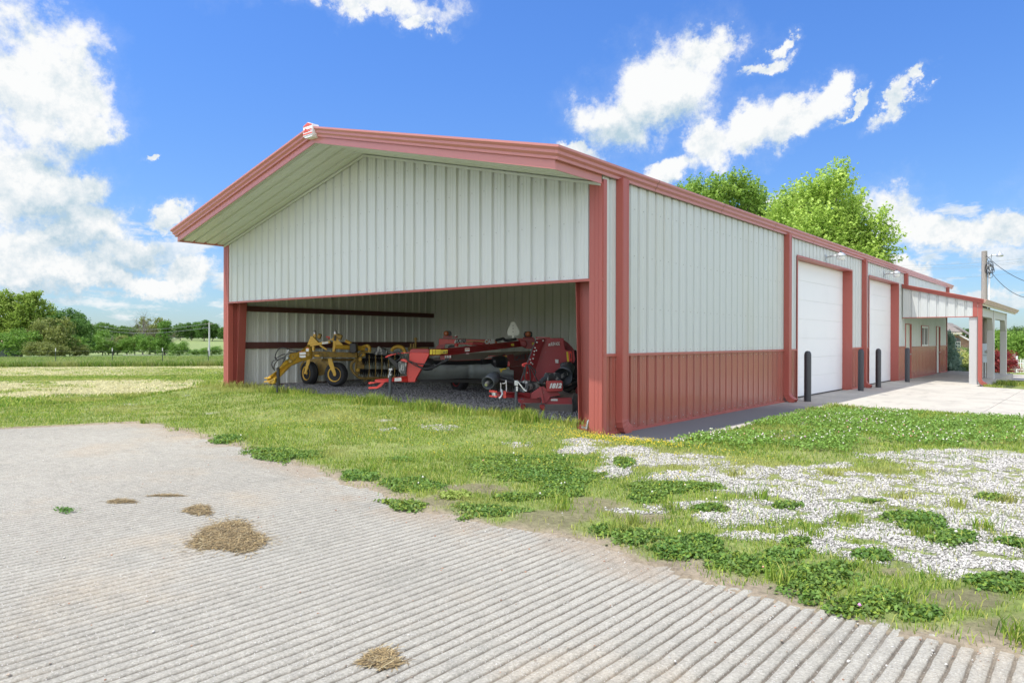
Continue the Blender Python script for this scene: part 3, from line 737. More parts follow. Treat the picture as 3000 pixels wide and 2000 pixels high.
# ---- yellow basket rake
rk = thing('hay_rake', (-10.4, 2.0, 0.22), 'yellow basket hay rake with caster wheels and black hoses, parked by the left inner wall', 'hay rake')
tp = [(186,880,17.3),(190,845,17.3),(245,800,17.35),(300,762,17.4),(340,735,17.5),(400,650,17.7),(480,560,17.95),(500,515,18.0),(600,498,18.3),(655,470,18.45),(725,412,18.6),(765,430,18.8),(776,590,18.8),(705,607,18.6),(600,640,18.3),(490,690,18.0),(420,760,17.75),(350,832,17.5),(305,850,17.4),(300,905,17.4),(270,925,17.35),(218,918,17.3)]
slab('tongue', tp, 0, .16, M['yel'], rk, Z1, .008)
for q in ([(150,888),(232,886),(232,902),(150,902)], [(155,842),(240,832),(240,850),(160,856)]): slab('clevis', q, 17.28, .14, M['yel'], rk, Z1, .003)
for q, r_ in (((505,625,17.8), .045), ((740,535,18.6), .05), ((268,868,17.22), .02), ((535,560,17.95), .02), ((560,600,18.0), .015)): w = MB(); w.lathe(ZP([q], 0, Z1)[0], -FH, [(-.02, r_), (.035, r_), (.045, r_*.7)], 16); w.build('pin', M['yeld'], rk)
j = slab('jack_stand', [(315,700),(345,700),(347,950),(317,950)], 17.45, .08, M['blk'], rk, Z1)
slab('foot', [(312,950),(330,950),(330,1035),(315,1035)], 17.46, .06, M['dgrey'], j, Z1); pipe('handle', [(322,690),(322,705)], 17.4, .03, M['galv'], j, Z1)
slab('frame_beam', [(770,492),(1380,510),(1385,574),(770,568)], [19.0,19.9,19.9,19.0], .16, M['yeld'], rk, Z1, .006)
slab('bracket', [(820,535),(885,540),(885,568),(820,563)], 18.9, .08, M['yel'], rk, Z1, .004)
slab('lift_bracket', [(722,408),(768,290),(800,296),(868,372),(760,405)], 19.6, .12, M['yel'], rk, Z1, .006)
l_ = slab('top_link', [(755,395),(1025,352),(1030,385),(765,428)], [18.8,19.0,19.0,18.8], .09, M['yel'], rk, Z1, .005)
slab('decal', [(918,372),(1000,362),(1002,388),(921,399)], [18.88,18.9,18.9,18.88], .004, M['decw'], l_, Z1)
for q in ([(706,458),(744,456),(744,494),(708,494)], [(621,508),(705,502),(706,532),(622,538)], [(621,545),(705,545),(703,572),(650,578),(620,568)]):
    slab('decal', q, 18.22, .004, M['decw'], rk, Z1)
for q in ([(708,442),(744,440),(744,454),(708,456)], [(612,500),(660,490),(660,502),(614,510)]): slab('warning_strip', q, 18.22, .004, M['deco2'], rk, Z1)
slab('brace', [(870,372),(905,410),(985,460),(975,478),(890,425)], 19.5, .06, M['yel'], rk, Z1)
slab('upright', [(783,425),(818,425),(815,482),(783,482)], 19.4, .1, M['yel'], rk, Z1)
def caster(cx, cy, d, ax, mast, fork):
    c = dp(*Z1(cx, cy), d)
    wheel(rk, c, ax, .325, .235, .195, M['rubber'], M['yel'])
    slab('caster_fork', fork, d-.20, .03, M['yel'], rk, Z1, .004)
    slab('caster_mast', mast, d, .11, M['yel'], rk, Z1, .006)
caster(752, 780, 20.4, (-.05,-1,0), [(800,262),(835,262),(832,330),(800,320)], [(722,590),(762,585),(758,640),(708,785),(692,795),(680,785),(685,760)])
caster(1108, 796, 19.65, (.40,-.92,0), [(1076,262),(1118,265),(1088,500),(1055,495)], [(995,582),(1050,588),(1058,618),(1106,790),(1100,812),(1082,815),(1070,802),(1010,672)])
slab('gusset', [(1112,288),(1140,350),(1200,408),(1102,408)], 19.66, .03, M['yel'], rk, Z1); slab('gusset', [(1076,295),(1060,322),(1015,338),(1070,350)], 19.62, .05, M['yel'], rk, Z1)
slab('decal', [(1086,275),(1110,278),(1104,356),(1078,352)], 19.63, .004, M['ink'], rk, Z1)
pipe('chrome_rod', [(1068,498),(1058,555)], 19.7, .035, M['chrome'], rk, Z1, 12); pipe('pivot_collar', [(1000,552),(1110,566)], 19.7, .03, M['dgrey'], rk, Z1)
for x, d in ((822, 20.3), (1098, 19.6)): w = MB(); w.lathe(dp(*Z1(x, 262), d), (0,0,1), [(0,.05),(.05,.05),(.09,.035),(.11,.01)], 12); w.build('grease_cap', M['chrome'], rk)
for q, d in ((((868,285),(905,300)), 20.3), (((1120,290),(1180,312)), 19.7)): pipe('hydraulic_cylinder', [(*q[0],d),(*q[1],d)], d, .075, M['yeld'], rk, Z1, 12)
pipe('valve_handle', [(975,300),(1020,304),(1018,325),(998,325)], 19.3, .018, M['mred'], rk, Z1, 6)
pipe('cross_tube', [(1095,430),(1480,456)], [19.7,20.2], .065, M['yel'], rk, Z1, 16)
slab('tube_sleeve', [(1288,388),(1320,380),(1372,392),(1376,500),(1340,518),(1282,508)], 19.75, .26, M['blk'], rk, Z1, .02)
pipe('curved_arm', [(1230,352),(1265,370),(1310,392)], 19.9, .045, M['yel'], rk, Z1)
pipe('curved_arm', [(1380,470,20.3),(1440,448,20.3),(1490,425,20.3),(1530,424,20.3),(1552,455,20.3),(1545,505,20.3)], 20.3, .05, M['yel'], rk, Z1, 10, 4)
pipe('curved_arm', [(1840,490,21),(1868,450,21),(1920,430,21),(1975,440,21),(2005,470,21),(2018,520,21)], 21, .055, M['yel'], rk, Z1, 10, 4)
pipe('lower_tube', [(905,604),(1345,604)], [19.6,20.6], .035, M['yeld'], rk, Z1, 10)
slab('shield', [(850,640),(900,600),(1010,620),(1020,720),(985,790),(900,812),(850,808),(865,720)], 20.6, .04, M['yeld'], rk, Z1)
slab('shield', [(660,620),(890,575),(900,600),(860,640),(840,670),(820,640),(700,632)], 20.7, .04, M['yeld'], rk, Z1)
pipe('curved_guard', [(700,610,20.8),(655,660,20.8),(640,720,20.8),(650,760,20.8)], 20.8, .03, M['yeld'], rk, Z1, 8, 3)
# basket hoop, bars and tines
pipe('basket_hoop', [(1530,500,20.3),(1455,498,20.3),(1395,550,20.3),(1350,620,20.3),(1315,650,20.3),(1306,690,20.3),(1318,745,20.3),(1362,802,20.3),(1420,842,20.3),(1520,850,20.4),(1900,838,21)], 20.3, .038, M['yeld'], rk, Z1, 10, 4)
pipe('basket_hoop', [(1480,540,20.5),(1400,590,20.5),(1372,650,20.5),(1366,700,20.5),(1368,750,20.5),(1400,800,20.5)], 20.5, .032, M['yeld'], rk, Z1, 8, 3)
slab('basket_end', [(1405,580),(1455,590),(1480,640),(1480,720),(1450,790),(1400,790),(1378,720),(1385,650)], 20.62, .03, M['yeld'], rk, Z1)
for (x0, y0, x1, y1) in ((1475,535,1960,545), (1428,598,1960,612), (1400,742,1960,752)):
    pipe('tine_bar', [(x0,y0,20.4),(x1,y1,21.1)], 20.4, .022, M['yeld'], rk, Z1, 8)
    w = MB(); w.lathe(dp(*Z1(x0, y0), 20.38), -FH, [(0,.055),(.05,.055),(.06,.04)], 12); w.build('bearing', M['yel'], rk)
    w = MB()
    for k in range(22):
        t = k/22; x = x0+30+(x1-x0-30)*t; y = y0+(y1-y0)*t; d = 20.4+.7*t
        for s in (0, 9):
            w.tube([dp(*Z1(x+s, y), d), dp(*Z1(x+s+rnd.uniform(-4,4), y+38), d+.02), dp(*Z1(x+s+rnd.uniform(-12,4), y+78+rnd.uniform(-8,8)), d+.08)], [.022, .012, .006], 5)
        w.lathe(dp(*Z1(x+4, y), d), (1,0,0), [(-.03,.045),(.03,.045)], 8)
    w.build('tine', M['blk'], rk, recalc=False)
for x in (1545,1630,1712,1800,1885):
    pipe('stripper_rod', [(x,540,20.3),(x+2,700,20.25),(x-6,838,20.3)], 20.3, .014, M['yeld'], rk, Z1, 6)
for x in (1470,1560): pipe('loose_tine', [(x,892),(x+50,858)], 20.2, .014, M['yeld'], rk, Z1, 5)
slab('gearbox_cover', [(1590,522),(1625,480),(1665,418),(1700,448),(1740,450),(1790,490),(1775,545),(1745,556),(1720,540),(1640,545)], 20.1, .2, M['muck'], rk, Z1, .03)
for x in (2085,2122): slab('post_bracket', [(x,392),(x+18,392),(x+18,455),(x,455)], 21.3, .08, M['yeld'], rk, Z1)
w = MB(); w.tube([dp(*Z1(2160,480), 21.3), dp(*Z1(2160,340), 21.3)], .03, 8); w.lathe(dp(*Z1(2160,345), 21.3), (0,0,1), [(0,.05),(.04,.05),(.08,.02)], 10); w.build('rear_post', M['yeld'], rk)
slab('rear_frame', [(2060,440),(2330,440),(2330,490),(2060,490)], 21.5, .1, M['yeld'], rk, Z1)
for q in ([(640,490),(520,478),(430,450),(365,452),(318,500),(300,560),(330,605),(400,575),(445,548)], [(610,485),(500,470),(400,445),(340,470),(305,540),(298,590),(320,580),(380,545),(430,530)],
          [(600,500),(480,520),(435,560),(410,620),(380,680),(345,712)], [(445,590),(380,590),(320,605),(268,625),(255,670),(270,715),(292,748)], [(440,560),(350,600),(300,650),(282,700),(290,748)], [(480,520),(440,545),(425,600),(400,650)]):
    pipe('hydraulic_hose', q, 17.75, .013, M['blk'], rk, Z1, 6, 4)
w = MB(); w.lathe(dp(*Z1(455,600), 17.7), (1,.2,.6), [(0,.03),(.09,.03)], 8); w.lathe(dp(*Z1(470,500), 17.8), (.4,.2,1), [(0,.025),(.08,.02)], 8); w.build('hose_coupling', M['chrome'], rk)

# ---- red mower conditioner
mo = thing('mower_conditioner', (-7.5, 3.0, 0.19), 'red mower conditioner with long tongue and grey canvas curtain, in the middle of the bay', 'mower')
slab('drawbar', [(1618,868),(1800,850),(2062,815),(2090,860),(2085,902),(1860,895),(1620,912)], [15.9,16.0,16.2,16.3,16.3,16.0,15.9], .14, M['mred'], mo, Z1, .008)
slab('clevis', [(1533,908),(1545,902),(1630,897),(1630,912),(1540,926)], 15.85, .1, M['mred'], mo, Z1, .003)
slab('clevis', [(1533,970),(1545,965),(1640,962),(1700,910),(1752,900),(1700,962),(1650,985),(1545,990),(1535,985)], 15.85, .1, M['mred'], mo, Z1, .003)
slab('hitch_plate', [(2075,510),(2330,512),(2345,520),(2310,600),(2160,860),(2155,898),(2060,900),(2052,815),(2040,800),(2045,640),(2075,620)], 16.15, .32, M['mred'], mo, Z1, .01)
slab('hitch_top', [(2078,512),(2092,468),(2120,460),(2330,462),(2345,512)], 16.2, .26, M['dred'], mo, Z1, .006)
slab('decal', [(1880,845),(1970,840),(1972,885),(1882,892)], 15.93, .004, M['decw'], mo, Z1)
slab('hose_guard', [(1755,565),(1790,545),(1850,525),(1950,512),(2075,505),(2075,515),(1950,525),(1860,540),(1800,560),(1765,578)], 16.1, .05, M['mred'], mo, Z1)
slab('shaft_cover', [(1925,640),(1950,622),(2045,640),(2032,805),(1970,800),(1940,760)], 16.05, .25, M['muck'], mo, Z1, .02)
slab('boot', [(1785,575),(1820,560),(1900,625),(1930,640),(1935,755),(1870,690),(1810,620)], 16.4, .15, M['blk'], mo, Z1, .02)
slab('top_bracket', [(1965,595),(2030,590),(2060,620),(2040,640),(1960,615)], 16.0, .2, M['mred'], mo, Z1)
j = pipe('jack_stand', [(1826,735),(1822,1030)], 15.75, .037, M['dgrey'], mo, Z1, 14)
slab('head', [(1804,720),(1848,720),(1848,742),(1804,742)], 15.68, .13, M['galv'], j, Z1); pipe('handle', [(1830,745),(1800,840)], 15.6, .015, M['chrome'], j, Z1)
pipe('foot', [(1820,1030),(1818,1140)], 15.75, .028, M['dgrey'], j, Z1, 12); slab('decal', [(1815,785),(1838,785),(1836,815),(1813,812)], 15.64, .004, M['decw'], j, Z1)
for q in ([(1860,520),(1900,500),(1960,520),(2030,590),(2120,640),(2230,660),(2360,668)], [(1870,505),(1930,498),(2000,560),(2090,640),(2200,700),(2300,730),(2400,700),(2480,650),(2540,610)], [(1800,560),(1850,600),(1900,620),(1950,590),(1960,550),(1900,520)], [(1850,530),(1920,505),(2000,550),(2060,610),(2150,650),(2220,700),(2320,712),(2420,660)]):
    pipe('hydraulic_hose', q, 15.95, .014, M['blk'], mo, Z1, 6, 4)
# tongue: long red box beam that runs back and up
tq = [(335,462,16.2),(600,450,16.7),(930,420,17.5),(1300,378,18.6),(1690,338,19.6),(1690,425,19.6),(1560,432,19.3),(1300,462,18.6),(930,508,17.5),(600,548,16.7),(345,552,16.2)]
slab('tongue', tq, 0, .17, M['dred'], mo, Z2, .008)
for x in range(5):
    a = [(358,470),(398,470),(436,470),(470,468),(506,474)][x]; wd_ = 34 if x < 4 else 88
    slab('decal', [(a[0],a[1]),(a[0]+wd_,a[1]-4),(a[0]+wd_,a[1]+(62 if x < 4 else 46)),(a[0],a[1]+(68 if x < 4 else 52))], 16.15+.1*(x/4)+(0.05 if x == 4 else 0), .004, M['decy'], mo, Z2)
for q, d in (([(540,492),(552,492),(552,516),(540,516)], 16.27), ([(552,500),(575,500),(575,506),(552,506)], 16.27), ([(576,488),(584,488),(584,514),(576,514)], 16.27)): slab('decal_print', q, d, .003, M['ink'], mo, Z2)
slab('decal', [(822,452),(885,446),(886,490),(824,496)], 17.2, .004, M['decw'], mo, Z2); slab('decal', [(824,460),(884,455),(884,466),(824,471)], 17.195, .003, M['deco2'], mo, Z2); slab('decal', [(838,514),(878,512),(876,530),(838,532)], 17.2, .004, M['pink'], mo, Z2)
slab('decal', [(1430,392),(1474,388),(1474,420),(1432,424)], 18.95, .004, M['decy'], mo, Z2)
slab('hose_bracket', [(495,548),(645,540),(645,590),(600,600),(495,602)], 16.6, .06, M['dred'], mo, Z2)
for x in (565,592,614,634): pipe('hose_fitting', [(x,548),(x,580)], 16.55, .018, M['chrome'], mo, Z2, 8)
for k in range(3): pipe('hydraulic_hose', [(565+20*k,580),(560+18*k,610),(500,660),(400,700+8*k),(330,730)], 16.2, .016, M['blk'], mo, Z2, 6, 3)
w = MB(); w.tube(ZP([(330,640,16.3),(700,645,17.0),(1150,630,17.9)], 0, Z2), .052, 12); w.tube(ZP([(1040,632,17.65),(1200,628,17.95)], 0, Z2), .066, 12); w.build('drive_shaft', M['blk'], mo)
w = MB(); a, b = ZP([(255,665,16.25),(378,665,16.4)], 0, Z2); w.lathe(a, b-a, [(0,.12),(.1,.15),((b-a).length,.14),((b-a).length+.01,.10)], 20); w.build('shaft_guard', M['blk'], mo)
w = MB(); a, b = ZP([(1180,630,17.8),(1335,630,18.0)], 0, Z2); L_ = (b-a).length; w.lathe(a, b-a, [(0,.07),(.03,.10),(.05,.13)]+[(.05+k*.03, .13+.012*(k % 2)+.01*k/2) for k in range(int((L_-.05)/.03))]+[(L_,.2)], 22); w.build('shaft_guard', M['blk'], mo)
# deck with dusty top
w = MB(); fr = ZP([(180,622,17.3),(700,622,17.6),(1060,602,17.8),(1135,560,17.85),(1385,545,18.0)], 0, Z2); bk = ZP([(420,585,19.4),(650,540,19.8),(900,515,20.0),(1380,498,20.1),(1690,488,19.0)], 0, Z2)
w.add(fr+bk+[p-Vector((0,0,.05)) for p in fr+bk], [(i,i+1,i+6,i+5) for i in range(4)]+[(10+i+5,10+i+6,10+i+1,10+i) for i in range(4)]+[(i,10+i,11+i,i+1) for i in range(4)]+[(5+i,6+i,16+i,15+i) for i in range(4)]+[(4,14,19,9),(0,5,15,10)])
w.build('deck', M['dust'], mo)
slab('deck_edge', [(180,618,17.25),(700,614,17.55),(1060,598,17.75),(1110,590,17.8),(1060,622,17.75),(700,636,17.55),(180,640,17.25)], 0, .03, M['mred'], mo, Z2)
# canvas curtain with folds
nx, nz = 60, 12; vs = []
for i in range(nx+1):
    t = i/nx; x = 175+(1470-175)*t
    top = 632 if x < 1110 else 632+(x-1110)*.38 if x < 1250 else 690+(x-1250)*.25
    bot = 858+5*math.sin(t*9)-8*t
    for k in range(nz+1):
        s = k/nz; d = 17.35+.62*t + .05*math.sin(t*16)*s - .16*math.sin(s*2.6)*(1-.25*t) + .28*s*s + .12*math.exp(-((x-880+s*25)/26)**2)*s - .06*math.exp(-((x-930)/40)**2)*s
        vs.append(dp(*Z2(x, top+(bot-top)*s), d))
w = MB(); w.add(vs, [(i*(nz+1)+k, (i+1)*(nz+1)+k, (i+1)*(nz+1)+k+1, i*(nz+1)+k+1) for i in range(nx) for k in range(nz)], True); w.build('curtain', M['canvas'], mo, recalc=False)
# gearbox housing on the right: frame round a dark hole
hz = [(1130,552),(1385,545),(1385,700),(1290,735),(1215,735),(1110,668)]; hi = [(1200,556),(1300,556),(1330,575),(1332,665),(1310,692),(1205,690),(1190,660),(1190,575)]
def ringslab(name, outer, inner, d, th, m, par):
    n = 48
    def res(q):
        P = [Vector((p[0], p[1])) for p in q]; c = Vector((1262, 625)); out = []
        for k in range(n):
            a = 2*math.pi*k/n; dr = Vector((math.cos(a), math.sin(a))); best = None
            for i in range(len(P)):
                p, e = P[i]-c, P[(i+1) % len(P)]-P[i]; den = dr.x*e.y-dr.y*e.x
                if abs(den) < 1e-9: continue
                t = (p.x*e.y-p.y*e.x)/den; u = (p.x*dr.y-p.y*dr.x)/den
                if t > 0 and -1e-6 <= u <= 1+1e-6: best = t if best is None else max(best, t)
            out.append(c+dr*(best or 1))
        return out
    A = ZP([(v.x, v.y) for v in res(outer)], d, Z2); B = ZP([(v.x, v.y) for v in res(inner)], d, Z2); e = FH*th
    w = MB(); w.add(A+B+[p+e for p in A]+[p+e for p in B], [f for k in range(n) for f in ((k,(k+1) % n,n+(k+1) % n,n+k), (2*n+k,3*n+k,3*n+(k+1) % n,2*n+(k+1) % n), (k,2*n+k,2*n+(k+1) % n,(k+1) % n), (n+k,n+(k+1) % n,3*n+(k+1) % n,3*n+k))]); return w.build(name, m, par)
ringslab('housing_front', hz, hi, 17.9, .22, M['mred'], mo)
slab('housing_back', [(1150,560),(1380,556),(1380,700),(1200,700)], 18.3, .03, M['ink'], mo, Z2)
slab('housing_side', [(1385,543,17.95),(1700,492,19.2),(1700,670,19.2),(1415,700,18.05),(1385,700,17.95)], 0, .05, M['dred'], mo, Z2, .004)
slab('housing_top', [(1130,552,17.9),(1385,542,17.95),(1700,491,19.2),(1690,487,19.3),(1380,498,19.3)], 0, .01, M['dust'], mo, Z2)
slab('decal', [(1350,552),(1378,552),(1380,682),(1350,682)], 17.88, .004, M['decy'], mo, Z2)
slab('corner_bracket', [(1388,625),(1415,625),(1418,690),(1390,690)], 17.85, .06, M['mred'], mo, Z2, .004)
slab('danger_flag', [(1278,722),(1372,714),(1372,728),(1320,742),(1300,778),(1290,745)], 17.8, .005, M['decy'], mo, Z2)
slab('side_shield', [(1410,702,18.1),(1700,672,19.2),(1700,880,19.2),(1480,885,18.4),(1440,770,18.2)], 0, .05, M['dred'], mo, Z2)
slab('blue_curtain', [(1330,760),(1365,740),(1420,770),(1465,850),(1480,890),(1250,890),(1280,850)], 17.95, .03, M['dgrey'], mo, Z2)
a, b = ZP([(1478,612,18.30),(1690,580,19.10)], 0, Z2); text_mesh('lettering', 'CASE IH', .17, a-FH*.012, b-a, (0,0,1), M['decg'], mo, bold=.006, fit=True)
slab('decal', [(1600,505,18.75),(1680,493,19.05),(1680,520,19.05),(1602,535,18.75)], 0, .01, M['decg'], mo, Z2)
# upper frame of the mower
slab('upper_beam', [(478,326),(1250,340),(1250,405),(880,402),(700,395),(560,397),(540,438),(440,446),(476,400)], 20.5, .22, M['mred'], mo, Z2, .01)
slab('beam_top', [(478,318),(1250,334),(1250,341),(478,327)], 20.45, .4, M['dust'], mo, Z2)
slab('stripe', [(845,348),(1255,352),(1240,378),(1000,386),(850,385)], 20.48, .005, M['deco'], mo, Z2)
slab('number_plate', [(690,342),(840,338),(838,378),(682,384)], 20.47, .004, M['decw'], mo, Z2)
a, b = ZP([(700,378,20.46),(838,376,20.46)], 0, Z2); text_mesh('lettering', 'DC103', .17, a-FH*.006, b-a, (0,0,1), M['ink'], mo, shear=.25, bold=.008, fit=True)
a, b = ZP([(1085,390,20.46),(1222,388,20.46)], 0, Z2); text_mesh('lettering', 'CASE', .16, a-FH*.012, b-a, (0,0,1), M['decw'], mo, bold=.012, fit=True)
slab('lift_arm', [(430,445),(470,405),(560,400),(545,450),(480,462)], 20.3, .15, M['dred'], mo, Z2)
slab('lift_arm', [(850,380),(890,372),(930,378),(1010,402),(920,412),(855,408)], 20.2, .15, M['mred'], mo, Z2, .01)
pipe('hydraulic_cylinder', [(712,395),(712,432)], 20.2, .06, M['mred'], mo, Z2, 12); pipe('hydraulic_cylinder', [(940,385,20),(1080,400,19.8)], 20, .05, M['dred'], mo, Z2, 12)
slab('crank_plate', [(600,425),(640,405),(690,410),(700,432),(600,450)], 20.6, .05, M['dgrey'], mo, Z2)
slab('hinge_frame', [(1500,326),(1560,318),(1740,318),(1752,330),(1752,462),(1640,458),(1560,420),(1540,350)], 19.3, .3, M['dred'], mo, Z2, .015)
slab('hinge_pipe', [(1555,345),(1630,345),(1650,400),(1630,440),(1560,425)], 19.2, .12, M['dred'], mo, Z2, .03)
slab('decal', [(1712,378),(1748,374),(1744,404),(1712,408)], 19.15, .004, M['decy'], mo, Z2)
pipe('hose_bundle', [(1240,345,19.6),(1290,335,19.5),(1330,325,19.4),(1360,345,19.4),(1420,345,19.4),(1500,330,19.3)], 19.5, .04, M['blk'], mo, Z2, 8, 4)
pipe('filler_neck', [(705,315),(705,283)], 20.5, .05, M['dred'], mo, Z2, 12); pipe('filler_cap', [(703,292),(703,280)], 20.48, .052, M['chrome'], mo, Z2, 12)
for x0, x1, y0, y1, d in ((545,642,222,288,20.5), (1602,1718,230,305,19.4)):
    t = slab('warning_light', [(x0,y0+30),(x0+15,y0),(x1-12,y0),(x1,y0+25),(x1,y1),(x0+8,y1)], d, .12, M['blk'], mo, Z2, .02)
    xm = x0+15 if x0 < 1000 else x0+45
    w = MB(); w.lathe(dp(*Z2(xm+14, y0+34), d-.001), -FH, [(0,.075),(.03,.07),(.05,.04)], 18); w.build('amber_lens', M['amber'], t)
    slab('bracket', [(x0-10,y1),(x1+15,y1),(x1+15,y1+30),(x0-12,y1+30)], d+.02, .08, M['dred'], t, Z2)
wheel(mo, dp(*Z2(750, 872), 18.9), (-.2,-1,0), .29, .26, .16, M['rubber'], M['dred'])
slab('rear_cutter_housing', [(230,862),(1460,855),(1460,895),(1300,910),(400,905),(230,890)], 18.6, .5, M['ink'], mo, Z2)
sg = slab('reflector_emblem', [(1440,101),(1486,101),(1546,234),(1528,282),(1398,282),(1378,234)], 19.9, .006, M['smv'], mo, Z2)
slab('mounting_bar', [(1450,150),(1472,150),(1471,330),(1447,330)], 19.87, .02, M['smv'], sg, Z2); w = MB(); 
for y in (152,190,232): w.lathe(dp(*Z2(1461, y), 19.865), -FH, [(0,.014),(.012,.014)], 8)
w.build('bolt', M['dgrey'], sg)

# ---- red rotary cutter
hg = thing('rotary_cutter', (-2.7, 1.6, 0.13), 'dark red folding rotary cutter with chain guards, parked beside the right column of the bay', 'rotary cutter')
slab('wing_deck', [(1885,322),(1960,316),(2130,318),(2150,470),(2205,480),(2260,500),(2270,640),(2130,700),(2060,860),(1900,885),(1715,895)], 14.9, .10, M['hog'], hg, Z2, .008)
slab('wing_edge', [(1768,334,14.7),(1887,322,14.85),(1717,893,14.6),(1560,892,14.4),(1600,790,14.45),(1660,640,14.55),(1720,470,14.65)], 0, .08, M['hog'], hg, Z2, .006)
slab('wing_rim', [(2128,340),(2180,372),(2240,432),(2282,490),(2262,500),(2210,485),(2150,472)], 15.2, .28, M['hog'], hg, Z2, .006)
slab('top_flap', [(1760,300),(1950,305),(1950,318),(1765,322)], 15.05, .15, M['dred'], hg, Z2)
w = MB()
for k in range(46):
    t = k/45; x = 1762+(1560-1762)*t; y = 345+(885-345)*t; d = 14.68-.28*t
    p, q = dp(*Z2(x+3, y), d), dp(*Z2(x-9, y+5), d)
    w.bar(p, q, .02, .02)
w.build('chain_fringe', M['dgrey'], hg, recalc=False)
w = MB()
for (x, y) in ((1778,372),(1752,445),(1770,480),(1742,492),(1738,535),(1728,588),(1700,640),(1688,600),(1720,660),(1650,775),(1860,350)): w.lathe(dp(*Z2(x, y), 14.5), -FH, [(-.2,.015),(.02,.018),(.03,.01)], 8)
w.build('carriage_bolt', M['chrome'], hg)
a, b = ZP([(1962,418,14.86),(2078,412,14.86)], 0, Z2); text_mesh('lettering', 'BUSH HOG', .10, a-FH*.012, b-a, (0,0,1), M['decw'], hg, bold=.003, fit=True)
slab('logo', [(1930,422),(1930,400),(1940,388),(1952,388),(1956,402),(1956,424),(1946,424),(1946,410),(1940,410),(1940,424)], 14.85, .004, M['decw'], hg, Z2)
slab('decal', [(2166,500),(2190,498),(2202,630),(2180,634)], 14.80, .004, M['decy'], hg, Z2); slab('decal', [(2018,598),(2064,602),(2062,650),(2022,645)], 14.86, .004, M['decw'], hg, Z2)
slab('hinge_bracket', [(2196,490),(2240,490),(2246,600),(2236,625),(2206,628)], 14.78, .06, M['mred'], hg, Z2, .006); slab('hinge_bracket', [(2250,488),(2268,490),(2288,600),(2270,640),(2256,620)], 14.75, .12, M['hog'], hg, Z2, .006)
slab('hinge_slot', [(2214,520),(2224,520),(2230,590),(2220,590)], 14.77, .004, M['ink'], hg, Z2)
slab('gear_cover', [(2085,690),(2110,645),(2200,632),(2260,660),(2240,720),(2120,730)], 14.55, .3, M['dgrey'], hg, Z2, .03)
a, b = ZP([(2215,690,14.4),(2125,830,14.0)], 0, Z2); L_ = (b-a).length; w = MB(); w.lathe(a, b-a, [(0,.08),(.03,.11),(L_*.35,.125),(L_*.6,.15),(L_,.19),(L_-.02,.175),(L_*.5,.10),(L_*.4,.02)], 24); w.build('shaft_shield', M['dgrey'], hg)
w = MB(); w.tube(ZP([(2170,790,14.2),(2080,840,14.1),(2010,842,14.0)], 0, Z2), .045, 12); w.tube(ZP([(2065,840,14.05),(1900,838,13.9)], 0, Z2), .095, 16); w.build('upper_drive_shaft', M['muck'], hg)
pipe('lower_drive_tube', [(1900,840,13.9),(1860,870,13.85),(1830,900,13.8)], 0, .05, M['dgrey'], hg, Z2, 10)
# main body
slab('front_skirt', [(1640,1112),(1830,1112),(1832,1185),(1560,1185),(1555,1150),(1600,1118)], 14.15, .05, M['hog'], hg, Z2, .004)
slab('front_skirt', [(1885,1110),(2238,1104),(2246,1195),(1880,1200)], 13.95, .05, M['hog'], hg, Z2, .004)
slab('deck_top', [(1990,1098,13.95),(2240,1100,13.95),(2330,1010,15.3),(2080,1000,15.5)], 0, .02, M['dust'], hg, Z2)
slab('side_flap', [(1520,1110,14.3),(1565,1118,14.2),(1575,1180,14.2),(1530,1165,14.3)], 0, .03, M['hog'], hg, Z2)
slab('decal', [(1965,1122),(2052,1122),(2052,1148),(1963,1148)], 13.93, .004, M['decw'], hg, Z2)
slab('a_frame', [(1700,1048),(1790,985),(1822,958),(1838,965),(1880,1175),(1850,1185),(1830,1100),(1760,1120),(1692,1118)], 13.85, .06, M['hog'], hg, Z2, .006)
slab('a_frame', [(1838,960),(1870,955),(1920,1010),(2060,1030),(2090,1075),(1960,1095),(1895,1190),(1872,1165)], 13.9, .06, M['hog'], hg, Z2, .006)
slab('number_box', [(1898,892),(1915,884),(2105,880),(2118,888),(2122,1005),(2105,1022),(1915,1026),(1905,1015)], 13.75, .22, M['dred'], hg, Z2, .012)
a, b = ZP([(1942,976,13.74),(2108,972,13.74)], 0, Z2); text_mesh('lettering', '1812', .12, a-FH*.016, b-a, (0,0,1), M['decw'], hg, shear=.3, bold=.008, fit=True)
slab('box_side', [(1640,905),(1760,905),(1770,985),(1700,1035),(1650,1030)], 14.2, .15, M['hog'], hg, Z2)
slab('tongue', [(1240,1032,13.4),(1330,1030,13.42),(1500,1040,13.45),(1692,1046,13.8),(1692,1116,13.8),(1500,1110,13.45),(1330,1106,13.42),(1240,1100,13.4)], 0, .14, M['hog'], hg, Z2, .008)
slab('hitch_block', [(1328,1022),(1368,1018),(1370,1112),(1328,1110)], 13.38, .18, M['mred'], hg, Z2, .006)
for q in ([(1143,1010),(1160,1004),(1250,1018),(1250,1040),(1160,1036),(1145,1030)], [(1143,1078),(1160,1074),(1250,1085),(1250,1104),(1160,1096),(1145,1092)]): slab('clevis', q, 13.35, .12, M['mred'], hg, Z2, .004)
pipe('clevis_pin', [(1212,1036),(1212,1080)], 13.4, .05, M['galv'], hg, Z2, 12)
w = MB()
for k in range(11):
    t = k/10; x = 1308+12*math.sin(t*3.0)-45*max(0, t-.5); y = 1000+110*t; w.lathe(dp(*Z2(x, y), 13.34-(k % 2)*.01), (0,0,1) if k % 2 else (1,.3,.2), [(-.01,.022),(.01,.022),(.01,.012),(-.01,.012)], 10)
w.build('safety_chain', M['galv'], hg)
j = pipe('jack_stand', [(1505,900,13.35),(1500,1175,13.35)], 13.35, .03, M['dgrey'], hg, Z2, 14)
